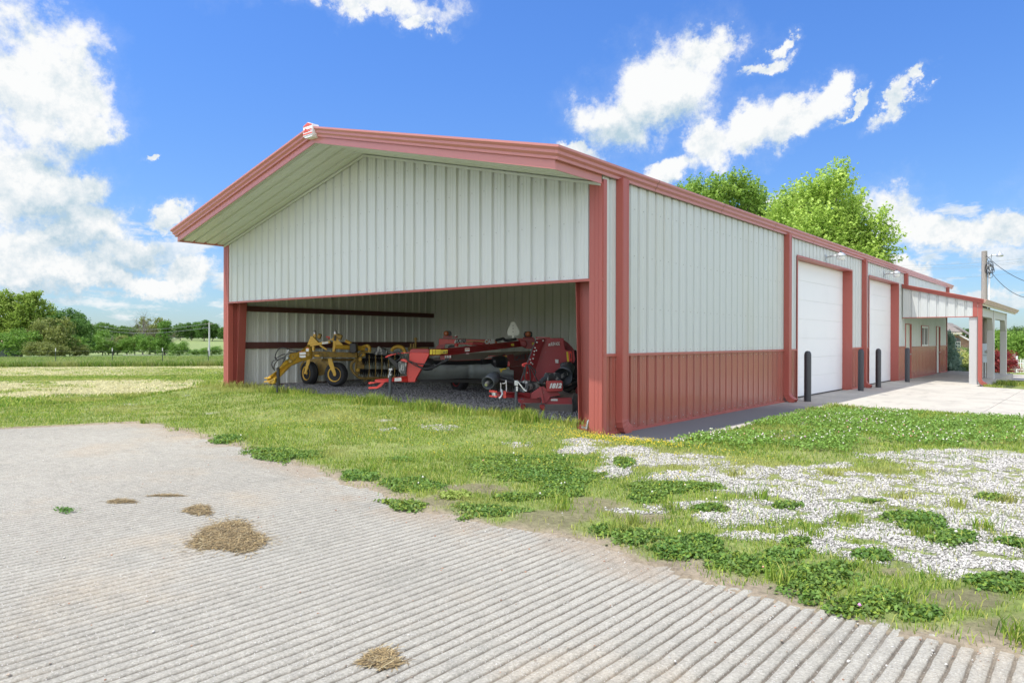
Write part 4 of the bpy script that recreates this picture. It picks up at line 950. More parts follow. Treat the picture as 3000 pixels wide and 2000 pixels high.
pipe('foot', [(1500,1175),(1498,1300)], 13.35, .023, M['dgrey'], j, Z2, 12); slab('head', [(1478,880),(1532,880),(1528,945),(1480,945)], 13.28, .12, M['galv'], j, Z2, .006)
pipe('handle', [(1525,895),(1560,940),(1615,1010),(1640,1018)], 13.25, .014, M['lampglass'], j, Z2, 6)
slab('decal', [(1502,955),(1526,955),(1524,1018),(1502,1018)], 13.28, .004, M['decw'], j, Z2)
a, b = ZP([(1235,815,13.75),(1125,915,13.35)], 0, Z2); L_ = (b-a).length; w = MB(); w.lathe(a, b-a, [(0,.06),(.02,.10),(L_*.3,.115),(L_*.34,.125),(L_*.65,.125),(L_*.7,.11),(L_,.125),(L_-.01,.11),(L_*.6,.08),(L_*.55,.01)], 26); w.build('shaft_shield', M['dgrey'], hg)
w = MB(); a2 = a+(b-a)*.6; w.lathe(a2, b-a, [(0,.035),(L_*.45,.045),(L_*.6,.03)], 12); w.build('spline_shaft', M['chrome'], hg)
w = MB(); w.tube(ZP([(1255,850,13.75),(1370,890,13.8),(1480,915,13.8),(1600,950,13.9)], 0, Z2), .055, 14); w.build('drive_shaft', M['blk'], hg)
a, b = ZP([(1600,955,13.9),(1755,975,14.2)], 0, Z2); L_ = (b-a).length; w = MB(); w.lathe(a, b-a, [(k*L_/10, .115+.014*(k % 2)) for k in range(11)], 20); w.build('ribbed_boot', M['muck'], hg)
for x in (1298, 1372): pipe('shaft_support', [(x,1025),(x,910)] + ([(1366,875)] if x > 1300 else []), 13.55, .011, M['decw'], hg, Z2, 6)
pipe('support_hook', [(1372,875),(1362,905),(1340,918),(1318,915)], 13.55, .011, M['decw'], hg, Z2, 6, 3)
pipe('hose_holder', [(1618,1035),(1622,900),(1632,760),(1640,672)], 14.0, .018, M['mred'], hg, Z2, 8)
pipe('hose_holder', [(1648,648),(1600,662),(1588,672),(1600,688),(1660,676),(1690,660)], 14.0, .018, M['mred'], hg, Z2, 8, 3)
for q in ([(1640,670),(1612,720),(1612,800),(1630,900),(1650,950)], [(1660,670),(1700,720),(1740,800),(1790,890)], [(1650,672),(1680,720),(1690,820),(1700,960)], [(1670,665),(1720,710),(1760,760),(1745,820)], [(1632,676),(1625,760),(1618,840),(1640,930)]):
    pipe('hydraulic_hose', q, 13.98, .014, M['blk'], hg, Z2, 6, 4)
for k in range(9):
    x = 1800+rnd.random()*520; y = 850+rnd.random()*90
    pipe('hydraulic_hose', [(x,y),(x+40,y-25+rnd.random()*20),(x+90,y+rnd.random()*30),(x+130,y+30)], 13.9+rnd.random()*.6, .02, M['blk' if k % 3 else 'dgrey'], hg, Z2, 6, 3)
slab('gearbox', [(2120,870),(2200,850),(2310,860),(2330,960),(2200,1040),(2125,1020)], 14.7, .4, M['blk'], hg, Z2, .03)
w = MB(); w.tube(ZP([(2125,955,14.2),(2230,920,14.2),(2330,890,14.2)], 0, Z2), .07, 12); w.build('hydraulic_cylinder', M['blk'], hg); slab('decal', [(2180,918),(2236,905),(2240,938),(2188,950)], 14.1, .004, M['decg'], hg, Z2)
slab('rear_wheel_cover', [(2230,480),(2300,470),(2330,560),(2330,870),(2250,860),(2240,700),(2280,620)], 15.6, .3, M['blk'], hg, Z2, .03)
wheel(hg, dp(*Z2(2290, 800), 15.9), (1,.1,0), .34, .22, .18, M['rubber'], M['hog'])
for q in ([(1560,1210),(1570,1195),(1620,1192),(1628,1215),(1615,1262),(1590,1278),(1566,1245)], [(1812,1215),(1824,1198),(1880,1200),(1890,1225),(1886,1270),(1864,1286),(1822,1250)]): slab('skid_shoe', q, 13.95, .12, M['dred'], hg, Z2, .02)
def chains(x0, x1, yt, yb, d0, d1, step=9):
    w = MB(); x = x0; k = 0
    while x < x1:
        t = (x-x0)/(x1-x0); d = d0+(d1-d0)*t; y = yt; s = 1; L = yb+rnd.uniform(-12, 6); cx_ = x
        while y < L:
            x2 = x+s*3.4+rnd.uniform(-.6,.6); w.bar(dp(*Z2(cx_, y), d), dp(*Z2(x2, y+8), d+.01*s), .008, .008); cx_ = x2; y += 8; s = -s
        x += step; k += 1
    return w.build('chain_guard', M['chainm'], hg, recalc=False)
chains(1600, 1845, 1178, 1290, 14.12, 14.0); chains(1612, 1850, 1178, 1285, 14.2, 14.1)
chains(1885, 2250, 1192, 1305, 13.94, 13.92); chains(1890, 2250, 1192, 1300, 14.02, 14.0)
chains(2262, 2350, 1060, 1260, 14.2, 14.6, 8); chains(2268, 2350, 1040, 1230, 14.5, 14.9, 8)
slab('wing_hinge', [(2300,985),(2345,940),(2350,1010),(2330,1060),(2290,1050)], 14.6, .1, M['hog'], hg, Z2)
# ------------------------------------------------------------------ ground
CX, CY = CC.x, CC.y
PADX = [-40.0,-9.6,-8.9,-8.26,-7.9,-7.45,-6.9,-4.97,-3.4,-2.04,-1.10,-0.3,0.44,1.0,1.52,2.52,3.3,4.24,4.74,5.36,5.94,9,20]
PADY = [-60.0,-10.0,-8.0,-6.08,-5.0,-4.15,-4.12,-4.34,-4.5,-4.70,-4.76,-5.0,-5.14,-5.26,-5.33,-5.23,-5.18,-5.38,-5.42,-5.48,-5.40,-5.4,-5.4]
def pad_edge(x, y): return np.interp(x, PADX, PADY) + (fbm(x, y, 3.0, 3, 5)-.5)*.22 + (fbm(x, y, 14, 2, 9)-.5)*.07
def floor_h(x): return 0.10+0.013*np.abs(x)
def wp(px, py): p = gp(px, py); return (p.x, p.y)
def ell(x, y, cx, cy, rx, ry):
    """soft ellipse lying on the ground; centre and radii read off the photo"""
    c = gp(cx, cy); a = (gp(cx+rx, cy)-gp(cx-rx, cy))/2; b = (gp(cx, cy+ry)-gp(cx, cy-ry))/2
    det = a.x*b.y-a.y*b.x; dx, dy = x-c.x, y-c.y
    u = (dx*b.y-dy*b.x)/det; v = (a.x*dy-a.y*dx)/det
    return u*u+v*v
CLOVER = [(832,1333,102,22),(1050,1398,62,15),(1205,1426,92,20),(1480,1365,130,24),(1600,1395,150,34),(1640,1440,80,22),(1560,1350,150,14),(1118,1482,110,17),(1430,1499,110,24),(1490,1464,62,11),
 (1960,1436,130,20),(1900,1470,80,18),(1830,1362,30,14),(1790,1560,60,22),(1880,1580,90,28),(2010,1612,130,34),(2190,1662,150,42),(2380,1712,160,52),(2560,1772,140,44),(2700,1812,90,22),(2290,1640,90,22),(2450,1680,90,20),
 (2960,1725,110,26),(2880,1715,70,18),(2700,1545,90,30),(2780,1590,70,24),(2640,1520,70,16),(2330,1600,40,14),(2560,1635,55,16),(2070,1500,70,10),(2310,1490,40,9),(2550,1475,60,8),(2890,1470,60,12),(2970,1600,60,22),(655,1290,60,10),(1180,1352,50,9)]
YCLOV = [(2250,1240,120,16),(2650,1250,330,28),(2950,1235,160,30),(2500,1215,200,18),(2150,1292,180,26),(2420,1300,160,22),(2780,1290,240,18),(2050,1260,80,14)]
GRAVS = [(1520,1310,50,12),(1290,1265,60,8),(380,1187,38,5),(540,1175,18,3),(620,1214,40,4),(1120,1268,40,5),(2250,1225,40,5),(2550,1222,60,5),(2300,1280,60,5),(2350,1242,60,5),(1640,1345,50,10),(1130,1245,30,3),(60,1225,40,4)]
GRAV = [(1700,1318,50,12),(1840,1325,70,12),(1950,1355,150,20),(1790,1385,60,14),(1720,1300,60,8),(2060,1400,150,18),(2250,1410,200,36),(2500,1440,240,60),(2800,1480,260,90),(2300,1500,200,40),(2600,1560,200,60),(2850,1620,220,70),(2400,1580,120,26),(2140,1520,120,16),
 (2680,1340,150,12),(2850,1360,200,40),(1900,1500,70,12),(2000,1490,80,12),(2200,1580,80,12),(2960,1420,120,60),(2450,1370,60,8)]
SOIL = [(1385,1440,120,18),(1290,1470,70,22),(1180,1490,60,20),(2800,1770,140,36),(2920,1850,140,44),(1620,1520,140,24),(1560,1545,120,22),(1750,1480,120,20),(2600,1690,100,18),(1900,1520,120,20),(980,1400,110,20),(1100,1440,110,16),(1000,1460,70,16),(2080,1660,100,16),(2280,1730,90,18)]
def field(x, y, L, k=1.12):
    r = np.full(x.shape, 9.0)
    for e in L: r = np.minimum(r, ell(x, y, *e))
    n = fbm(x, y, 2.6, 5, 31)-.5
    return smooth((1.05*k-np.sqrt(r)+n*1.7)/.55)
def gravf(x, y):
    return np.maximum(field(x, y, GRAV, 1.32), field(x, y, GRAVS, 1.0)*.75*smooth((fbm(x, y, 11, 2, 23)-.35)/.2))
def bay(x): return .36+.34*np.clip(1-np.abs(x+6.1)/6.1, 0, 1)
def dist(x, y): return np.sqrt((x-CX)**2+(y-CY)**2)
def terrain(x, y):
    d = dist(x, y)
    z = -0.0133*np.clip(d-22, 0, 180)
    z = z+smooth((d-215)/190)*3.6+smooth((d-400)/1000)*1.5
    z = z + (fbm(x, y, .012, 3, 3)-.5)*1.5*smooth((d-60)/150)
    z = z - 0.03*np.clip(x-0.2, 0, 6)*smooth((y-5)/5)
    return z
def height(x, y):
    z = terrain(x, y)
    near = (dist(x, y) < 40)
    e = y-pad_edge(x, y)
    bump = (fbm(x, y, 1.5, 3, 2)-.5)*.05+(fbm(x, y, 9, 2, 4)-.5)*.02
    z = z+np.where(near, bump+.012, 0)
    # gentle rise up to the open bay
    ap = smooth((y+3.0)/3.0)*smooth((-0.25-x)/.7)*smooth((x+13.5)/1.0)
    z = z+ap*(floor_h(x)-.03)
    z = np.where(e < 0, -0.07, z*1.0+np.where(near, smooth(e/.25)*.022-.012, 0))
    ins = (x > -12.15) & (x < -0.06) & (y > bay(x)+.08) & (y < 31.5)
    z = np.where(ins, -0.15, z)
    z = np.where((x > -12.1) & (x < 0.0) & (y > .0) & (y < bay(x)+.08), np.minimum(z, floor_h(x)+.0), z)
    slab_ = ((x > -0.1) & (x < 1.28) & (y > -0.05)) | ((x > -.1) & (y > 8.85) & (y < 20.2) & (x < 12)) | ((x > -.1) & (x < 2.75) & (y > 8) & (y < 33))
    z = np.where(slab_, z-.12, z)
    return z
# dense rows near the camera, wide rows out to the horizon: one sheet
def axis(a, b, step, far, k=1.12):
    c = list(np.arange(a, b, step)); s = step; v = a; lo = []
    while v > -far: s *= k; v -= s; lo.append(v)
    s = step; v = b; hi = []
    while v < far: s *= k; v += s; hi.append(v)
    return np.array(lo[::-1]+c+hi)
gx = axis(-14.0, 8.5, .06, 1800); gy = axis(-6.8, 13.0, .06, 1800)
X, Y = np.meshgrid(gx, gy); x, y = X.ravel(), Y.ravel(); z = height(x, y)
cl = field(x, y, CLOVER); gr = gravf(x, y)*(1-cl*.8); so_ = field(x, y, SOIL); yc = field(x, y, YCLOV)
d = dist(x, y); e = y-pad_edge(x, y)
C = lambda *c: np.array(c)
lawn = C(.16,.225,.05); lawn2 = C(.25,.26,.10); soil = C(.18,.145,.105); gravc = C(.34,.325,.29); strawc = C(.47,.44,.29); tall = C(.115,.17,.055); past = C(.20,.25,.095)
n1 = fbm(x, y, .9, 4, 8)[:, None]; n2 = fbm(x, y, .10, 3, 77)[:, None]
colr = lawn*(1-n1)+lawn2*n1
fieldl = (smooth((-12.6-x)/1.5)*smooth((y+20)/1))[:, None]
colr = colr*(1-fieldl)+(C(.16,.22,.06)*(1-n1*.4)+lawn2*n1*.4)*fieldl
# mown windrows run parallel to the fence
wf = (x-CX)*FH.x+(y-CY)*FH.y+(fbm(x, y, .22, 3, 21)-.5)*2.6; lt = ((x-CX)*RT.x+(y-CY)*RT.y)/np.maximum(wf, 1)
st = np.maximum(smooth((wf-17.6-2.5*smooth((lt+.75)/.4))/1.2)*smooth((27.8-wf)/1.2), smooth((wf-32)/2.5)*smooth((51.5-wf)/.8)*(.95-.7*smooth((lt+.62)/.25)*smooth((47-wf)/3)))
st = st*smooth((fbm(x, y, 1.0, 4, 55)-.20)/.25)*.92*(x < -12.4)
colr = colr*(1-st[:, None])+strawc*st[:, None]
tl = (smooth((wf-50.8)/.8)*(x < -12.4)*(d < 400))[:, None]; colr = colr*(1-tl)+tall*(.8+.5*n1)*tl
fp = smooth((d-150)/60)[:, None]; colr = colr*(1-fp)+past*(.8+.5*n2)*fp
so_ = so_*.7; colr = colr*(1-so_[:, None])+soil*so_[:, None]
g3 = np.clip(gr*smooth((fbm(x, y, 5, 4, 91)-.31)/.16), 0, 1)[:, None]*(x > -13.5)[:, None]; colr = colr*(1-g3)+gravc*g3
ed = (smooth((.30+(n1[:, 0]-.5)*.5-e)/.2)*(d < 40))[:, None]; colr = colr*(1-ed)+C(.27,.225,.165)*(.8+.4*n1)*ed
colr = colr*(1-cl[:, None]*.9)+C(.09,.13,.035)*cl[:, None]*.9
nx_, ny_ = len(gx), len(gy)
I = (np.arange(ny_-1)[:, None]*nx_+np.arange(nx_-1)[None, :]).ravel()
quads = np.stack([I, I+1, I+nx_+1, I+nx_], 1)
o = fast('ground', np.stack([x, y, z], 1), np.full(len(quads), 4), quads, M['ground'], colr, smooth=True)
tag(o, kind='structure')

# grooved concrete pad
gsp = .078; xs = []; kind_ = []
x0 = -9.6
while x0 < 8.6:
    for dx, dz in ((0,0),(.054,0),(.059,-1),(.072,-1)): xs.append(x0+dx); kind_.append(dz)
    x0 += gsp
xs = np.array(xs); kz = np.array(kind_, dtype=float); ys = np.concatenate([np.arange(-14, -9.8, .3), np.arange(-9.8, -3.95, .05)])
X, Y = np.meshgrid(xs, ys); KZ = np.tile(kz, (len(ys), 1)); x, y = X.ravel(), Y.ravel(); kk = KZ.ravel()
wear = .62+.38*smooth((fbm(x, y, .8, 3, 61)-.22)/.30)*smooth((x+9.0)/2.5)
wear = np.maximum(wear, .16)
xw = x+(fbm(x*0+np.floor(x/gsp)*3.1, y, 1.1, 3, 13)-.5)*.012+(fbm(x, y, 9, 2, 14)-.5)*.012
z = kk*.0105*wear+(fbm(x, y, 30, 2, 66)-.5)*.0035
hn = (fbm(x, y, .5, 3, 19))[:, None]
cc = C(.355,.338,.292)*(.88+.24*hn); grc = C(.15,.13,.105)*(.8+.5*fbm(x, y, 25, 2, 41)[:, None]); gvar = fbm(np.floor(x/gsp)*.37, y, 1.0, 3, 83); mk = (-kk*np.clip(wear*(.45+1.5*gvar), 0, .95))[:, None]
cc = cc*(1-mk)+grc*mk
ee = (y-pad_edge(x, y)); dirt = (smooth((ee+.55)/.55)*smooth((fbm(x, y, 2.2, 3, 47)-.38)/.2))[:, None]*.85*(y > -6.5)[:, None]
z = z*(1-dirt[:, 0]*.8); cc = cc*(1-dirt)+C(.30,.25,.19)*dirt
nx_, ny_ = len(xs), len(ys); I = (np.arange(ny_-1)[:, None]*nx_+np.arange(nx_-1)[None, :]).ravel()
o = fast('concrete_pad', np.stack([xw, y, z], 1), np.full(len(I), 4), np.stack([I, I+1, I+nx_+1, I+nx_], 1), M['pad'], cc)
tag(o, kind='structure')

# smooth concrete: strip along the wall, apron, slab under the porch
w = MB()
def slabz(x): return -0.03*max(0, x-.2)*1.0
for (xa, xb, ya, yb) in ((-.02, 4.0, 8.86, 14.4), (4.01, 12, 8.86, 14.4), (-.02, 4.0, 14.41, 20.3), (4.01, 12, 14.41, 20.3), (-.02, 2.62, 20.31, 26.4), (-.02, 2.62, 26.41, 33.0)):
    w.prism([(xa, ya, -.4), (xb, ya, -.4), (xb, ya, slabz(xb)), (max(xa, .2), ya, 0.0 if xa < .2 else slabz(xa)), (xa, ya, 0.0 if xa < .2 else slabz(xa))], (0, yb-ya, 0))
tag(w.build('concrete_apron', M['concrete']), kind='structure')
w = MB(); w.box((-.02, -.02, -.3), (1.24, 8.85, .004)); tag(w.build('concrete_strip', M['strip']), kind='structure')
# gravel floor inside the bay
gxs = np.arange(-12.15, -.1, .12); gys = np.arange(.26, 7.7, .12); X, Y = np.meshgrid(gxs, gys); x, y = X.ravel(), Y.ravel()
z = floor_h(x)+(fbm(x, y, 2.0, 3, 12)-.5)*.05+(fbm(x, y, 11, 2, 15)-.5)*.03-.05*smooth((bay(x)+.12-y)/.2)
nx_, ny_ = len(gxs), len(gys); I = (np.arange(ny_-1)[:, None]*nx_+np.arange(nx_-1)[None, :]).ravel()
tag(fast('gravel_floor', np.stack([x, y, z], 1), np.full(len(I), 4), np.stack([I, I+1, I+nx_+1, I+nx_], 1), M['gravelfloor'], smooth=True), kind='structure')
w = MB(); w.box((-12.1, 7.7, -.1), (-.05, LEN-.05, -.02)); tag(w.build('floor', M['concrete']), kind='structure')

# ---- scattered vegetation ("stuff": nobody could count it)
def blades(name, px, py, pz, h, wd, lean, cols, m, group=None):
    n = len(px); a = rs.rand(n)*2*math.pi; la = rs.rand(n)*2*math.pi
    ux, uy = np.cos(a)*wd/2, np.sin(a)*wd/2; lx, ly = np.cos(la)*lean*h, np.sin(la)*lean*h
    V = np.zeros((n, 5, 3), dtype=np.float32)
    V[:, 0] = np.stack([px-ux, py-uy, pz-.01], 1); V[:, 1] = np.stack([px+ux, py+uy, pz-.01], 1)
    V[:, 2] = np.stack([px+ux*.8+lx*.35, py+uy*.8+ly*.35, pz+h*.6], 1); V[:, 3] = np.stack([px-ux*.8+lx*.35, py-uy*.8+ly*.35, pz+h*.6], 1)
    V[:, 4] = np.stack([px+lx, py+ly, pz+h], 1)
    b = np.arange(n)[:, None]*5; idx = np.concatenate([b+0, b+1, b+2, b+3, b+3, b+2, b+4], 1)
    o = fast(name, V, np.tile([4, 3], n), idx, m, np.repeat(cols, 5, axis=0)); tag(o, kind='stuff'); return o
def sample(n, x0, x1, y0, y1, near_pow=1.3, dref=5.0):
    x = x0+rs.rand(n)*(x1-x0); y = y0+rs.rand(n)*(y1-y0); d = dist(x, y)
    vis = ((x-CX)*FW.x+(y-CY)*FW.y); lat = np.abs((x-CX)*RT.x+(y-CY)*RT.y)
    k = (rs.rand(n) < np.clip((dref/np.maximum(d, .5))**near_pow, 0, 1)) & (vis > .3) & (lat < vis*.80+1.0)
    return x[k], y[k]
def free(x, y, marg=.0):
    e = y-pad_edge(x, y)
    bld_ = ((x > -12.25) & (x < 0.05) & (y > bay(x)+.02)) | ((np.abs(x+6.1) > 5.9) & (np.abs(x+6.1) < 6.15) & (y > -.03) & (y < .5))
    slab_ = ((x > -0.1) & (x < 1.25) & (y > -0.03)) | ((x > -.1) & (y > 8.84) & (y < 20.32) & (x < 12)) | ((x > -.1) & (x < 2.66) & (y > 8) & (y < 33))
    return (e > marg) & ~bld_ & ~slab_
GL = [C(.15,.21,.035), C(.24,.27,.06), C(.34,.31,.11), C(.09,.16,.035)]
def gcol(n, x, y, w=(0.35, .33, .14, .18)):
    c = np.array(GL)[rs.choice(4, n, p=np.array(w)/sum(w))]; dry = smooth((fbm(x, y, .6, 4, 17)-.5)/.22)[:, None]*.6; c = c*(1-dry)+C(.36,.31,.14)*dry
    return c*(.75+.5*rs.rand(n, 1))*(.85+.3*fbm(x, y, 1.2, 3, 71)[:, None])
x, y = sample(1500000, -14, 12, -6.5, 9, 1.0, 4.5); k = free(x, y, .05); x, y = x[k], y[k]
gr_ = gravf(x, y); cl_ = field(x, y, CLOVER); so2 = field(x, y, SOIL)
e = y-pad_edge(x, y)
p_ = (1-.93*gr_)*(1-.5*cl_)*(1-.88*so2)*np.clip(.15+e/.7, 0, 1)*(.35+.9*smooth((fbm(x, y, 1.7, 3, 33)-.3)/.3)); k = rs.rand(len(x)) < p_; x, y = x[k][:330000], y[k][:330000]
yl = field(x, y, YCLOV); hh = (.018+.038*rs.rand(len(x))**1.7)*(.7+.8*fbm(x, y, .9, 3, 44))*(1+.7*yl)
print('lawn blades', len(x))
blades('lawn_grass', x, y, height(x, y), hh, .0045+.0006*dist(x, y)*.6, .6, gcol(len(x), x, y), M['blade'])
# sparse wisps growing through the gravel and on the soil
x, y = sample(60000, -2, 11, -6.4, 3, 1.0, 5); k = free(x, y, .05); x, y = x[k], y[k]; gr_ = gravf(x, y); k = (rs.rand(len(x)) < gr_*smooth((fbm(x, y, 2.3, 3, 36)-.42)/.15)*.9); x, y = x[k], y[k]
blades('gravel_grass', x, y, height(x, y), .03+.06*rs.rand(len(x)), .005+0*x, .7, gcol(len(x), x, y, (.3, .25, .25, .2)), M['blade'])
# mown field to the left, longer grass at the fence and beyond
n = 200000; dd = 13+38*rs.rand(n)**.8; la = (rs.rand(n)-.5); x = CX+FW.x*dd+RT.x*dd*(-.75+.42*rs.rand(n)); y = CY+FW.y*dd+RT.y*0; 
lat = -.75+.44*rs.rand(n); x = CX+FH.x*dd+RT.x*dd*lat; y = CY+FH.y*dd+RT.y*dd*lat
k = (x < -12.4) & free(x, y, .1); x, y = x[k][:110000], y[k][:110000]
wf = (x-CX)*FH.x+(y-CY)*FH.y+(fbm(x, y, .22, 3, 21)-.5)*2.6; lt = ((x-CX)*RT.x+(y-CY)*RT.y)/np.maximum(wf, 1)
s_ = np.maximum(smooth((wf-17.6-2.5*smooth((lt+.75)/.4))/1.2)*smooth((27.8-wf)/1.2), smooth((wf-32)/2.5)*smooth((51.5-wf)/.8)*(.95-.7*smooth((lt+.62)/.25)*smooth((47-wf)/3)))
s_ = s_*smooth((fbm(x, y, 1.0, 4, 55)-.20)/.25); cg = gcol(len(x), x, y); isst = rs.rand(len(x)) < s_
cg[isst] = C(.45,.385,.29)*(.7+.5*rs.rand(isst.sum(), 1))
blades('field_grass', x, y, height(x, y), np.where(isst, .05, .07)*(.6+.7*rs.rand(len(x))), .012+.0006*dist(x, y), np.where(isst, 1.6, .7), cg, M['blade'])
n = 110000; dd = 51+rs.rand(n)**1.7*42; lat = -.80+.5*rs.rand(n); x = CX+FH.x*dd+RT.x*dd*lat; y = CY+FH.y*dd+RT.y*dd*lat; k = x < -13; x, y = x[k], y[k]; k = fbm(x, y, .25, 3, 5) > .25; x, y = x[k], y[k]
cg = gcol(len(x), x, y, (.45, .25, .1, .2))*np.array([.85,.90,.95]); hd = rs.rand(len(x)) < .15; cg[hd] = C(.30,.29,.17)
blades('tall_fence_grass', x, y, height(x, y), .22+.36*rs.rand(len(x))**1.5, .022+.02*rs.rand(len(x)), .45, cg, M['blade'])
# taller weeds along the bay opening and building corners
XS, YS, HS, CS = [], [], [], []
def weeds(cx, cy, rx, ry, n, h, w=(.35,.35,.15,.15)):
    x = cx+rs.randn(n)*rx; y = cy+rs.randn(n)*ry; ok = ~((x > -12.2) & (x < -.1) & (y > .9)) & ~((x > 0) & (x < 1.17) & (y > .06))
    x, y = x[ok], y[ok]; XS.append(x); YS.append(y); HS.append(h*(.35+.75*rs.rand(len(x)))); CS.append(gcol(len(x), x, y, w))
for _ in range(26): weeds(-12+11.5*rnd.random(), .15+rnd.random()*.35, .22, .10, 90, rnd.uniform(.08,.20), (.3,.35,.3,.05))
for (px, py, n, h, r) in ((1640,1238,800,.24,.14),(1600,1240,350,.16,.2),(1500,1220,200,.13,.25),(1260,1190,500,.24,.3),(1350,1210,500,.22,.25),(620,1130,500,.26,.3),(640,1138,400,.2,.3),(830,1170,250,.2,.3),(700,1160,250,.2,.25),(1800,1270,700,.16,.3),(1780,1262,300,.22,.12),(2050,1262,260,.10,.3),(2950,1110,900,.22,.5),(2890,1122,500,.16,.25),(2330,1205,400,.16,.4),(2480,1188,500,.16,.3),(2420,1195,500,.13,.4)):
    p = gp(px, py); weeds(p.x, min(p.y, .0) if px < 1700 and px > 640 else p.y, r, r*.6, n, h)
for (px, py) in ((420,1240),(500,1262),(1640,1500),(1860,1540),(1810,1560),(1650,1480),(2440,1400),(1960,1500),(2230,1468),(2380,1585),(2500,1530),(2700,1580),(2640,1470),(2880,1560),(2800,1490),(2950,1480),(2280,1705),(2980,1880),(2150,1400),(1080,1390)):
    p = gp(px, py); weeds(p.x, p.y, .05, .05, 70, rnd.uniform(.08,.15), (.5,.3,.1,.1))
x, y, h, c_ = map(np.concatenate, (XS, YS, HS, CS)); zz = np.where((y > 0) & (x < -.2) & (x > -12.1), floor_h(x), height(x, np.minimum(y, 99)))
k = (y-pad_edge(x, y)) > -.1; x, y, h, c_, zz = x[k], y[k], h[k], c_[k], zz[k]
blades('tall_weeds', x, y, zz, h, .006+.0005*dist(x, y), .45, c_, M['blade'])
# clover: little leaflets at varying tilt
def leaflets(name, x, y, z, r, cols, tilt=.5):
    n = len(x); K = 5; V = np.zeros((n, K, 3), dtype=np.float32); a0 = rs.rand(n)*6.28; tx = (rs.randn(n))*tilt; ty = (rs.randn(n))*tilt
    for i in range(K):
        a = a0+i*2*math.pi/K; dx, dy = np.cos(a)*r, np.sin(a)*r; V[:, i] = np.stack([x+dx, y+dy, z+dx*tx+dy*ty], 1)
    o = fast(name, V, np.full(n, K), np.arange(n*K), M['leaf'], np.repeat(cols, K, axis=0)); return tag(o, kind='stuff')
x, y = sample(1500000, -9, 9.5, -6.6, -1.0, 1.2, 3.4); cl_ = field(x, y, CLOVER); k = (rs.rand(len(x)) < cl_**1.3) & (y-pad_edge(x, y) > -.12); x, y = x[k][:125000], y[k][:125000]
print('clover', len(x))
lv = rs.rand(len(x)); z = np.maximum(height(x, y), 0)+.006+.030*lv*(.6+.7*fbm(x, y, 4, 2, 6))*np.clip(field(x, y, CLOVER), .2, 1)
cv = fbm(x, y, 1.8, 3, 29)[:, None]; cg = (C(.055,.15,.032)*(1-cv)+C(.11,.19,.04)*cv)*(.55+.75*rs.rand(len(x), 1))+C(.06,.06,.0)*(rs.rand(len(x), 1) < .2)
leaflets('clover_patch', x, y, z, .0065+.005*rs.rand(len(x))+.0004*dist(x, y), cg)
x, y = sample(500000, 0.5, 14, -3.5, 9.0, .9, 6); k = free(x, y, 0) & (rs.rand(len(x)) < field(x, y, YCLOV)*.8); x, y = x[k][:60000], y[k][:60000]
cg = C(.11,.22,.045)*(.6+.7*rs.rand(len(x), 1)); leaflets('clover_lawn', x, y, height(x, y)+.02+.07*rs.rand(len(x)), .013+.006*rs.rand(len(x)), cg)
# clover flower heads
def heads(name, x, y, z, r, cols):
    n = len(x); oc = np.array([(1,0,0),(-1,0,0),(0,1,0),(0,-1,0),(0,0,1),(0,0,-1)]); F = np.array([(0,2,4),(2,1,4),(1,3,4),(3,0,4),(2,0,5),(1,2,5),(3,1,5),(0,3,5)])
    V = np.stack([x, y, z], 1)[:, None, :]+oc[None]*r[:, None, None]; idx = (np.arange(n)[:, None, None]*6+F[None]).ravel()
    return tag(fast(name, V, np.full(n*8, 3), idx, M['straw'], np.repeat(cols, 6, axis=0)), kind='stuff')
x, y = sample(60000, -9, 12, -6.5, 9, .6, 7); f1 = field(x, y, YCLOV)*.6+field(x, y, CLOVER)*.06; f1 = f1*smooth((fbm(x, y, .9, 3, 64)-.38)/.2)+field(x, y, CLOVER)*.01; k = free(x, y, -.05) & (rs.rand(len(x)) < f1*.45); x, y = x[k][:1900], y[k][:1900]
q = rs.rand(len(x)); cg = np.where(q[:, None] < .82, C(.72,.70,.60), np.where(q[:, None] < .9, C(.62,.28,.52), C(.62,.34,.22)))
heads('clover_flowers', x, y, height(x, y)+.05+.06*rs.rand(len(x)), .010+.006*rs.rand(len(x)), cg)
x = np.concatenate([.6+rs.randn(700)*.7, -6+rs.rand(350)*9]); y = np.concatenate([-.45+rs.randn(700)*.22, -3.2+rs.rand(350)*2.8]); k = free(x, y); x, y = x[k], y[k]
heads('yellow_flowers', x, y, height(x, y)+.03+.04*rs.rand(len(x)), .007+.003*rs.rand(len(x)), C(.70,.55,.05)*np.ones((len(x), 1)))
# stones of the white gravel, and loose stones on the concrete
def stones(name, x, y, z, r, cols, m=M['stone']):
    n = len(x); oc = np.array([(1,0,0),(-1,0,0),(0,1,0),(0,-1,0),(0,0,.7),(0,0,-.7)]); F = np.array([(0,2,4),(2,1,4),(1,3,4),(3,0,4),(2,0,5),(1,2,5),(3,1,5),(0,3,5)])
    a = rs.rand(n)*6.28; ca, sa = np.cos(a)[:, None], np.sin(a)[:, None]; J = oc[None]*(.6+.8*rs.rand(n, 6, 1))*r[:, None, None]
    V = np.stack([J[:, :, 0]*ca-J[:, :, 1]*sa, J[:, :, 0]*sa+J[:, :, 1]*ca, J[:, :, 2]+(rs.rand(n)-.5)[:, None]*J[:, :, 0]*.9], 2)+np.stack([x, y, z], 1)[:, None, :]
    return tag(fast(name, V, np.full(n*8, 3), (np.arange(n)[:, None, None]*6+F[None]).ravel(), m, np.repeat(cols, 6, axis=0)), kind='stuff')
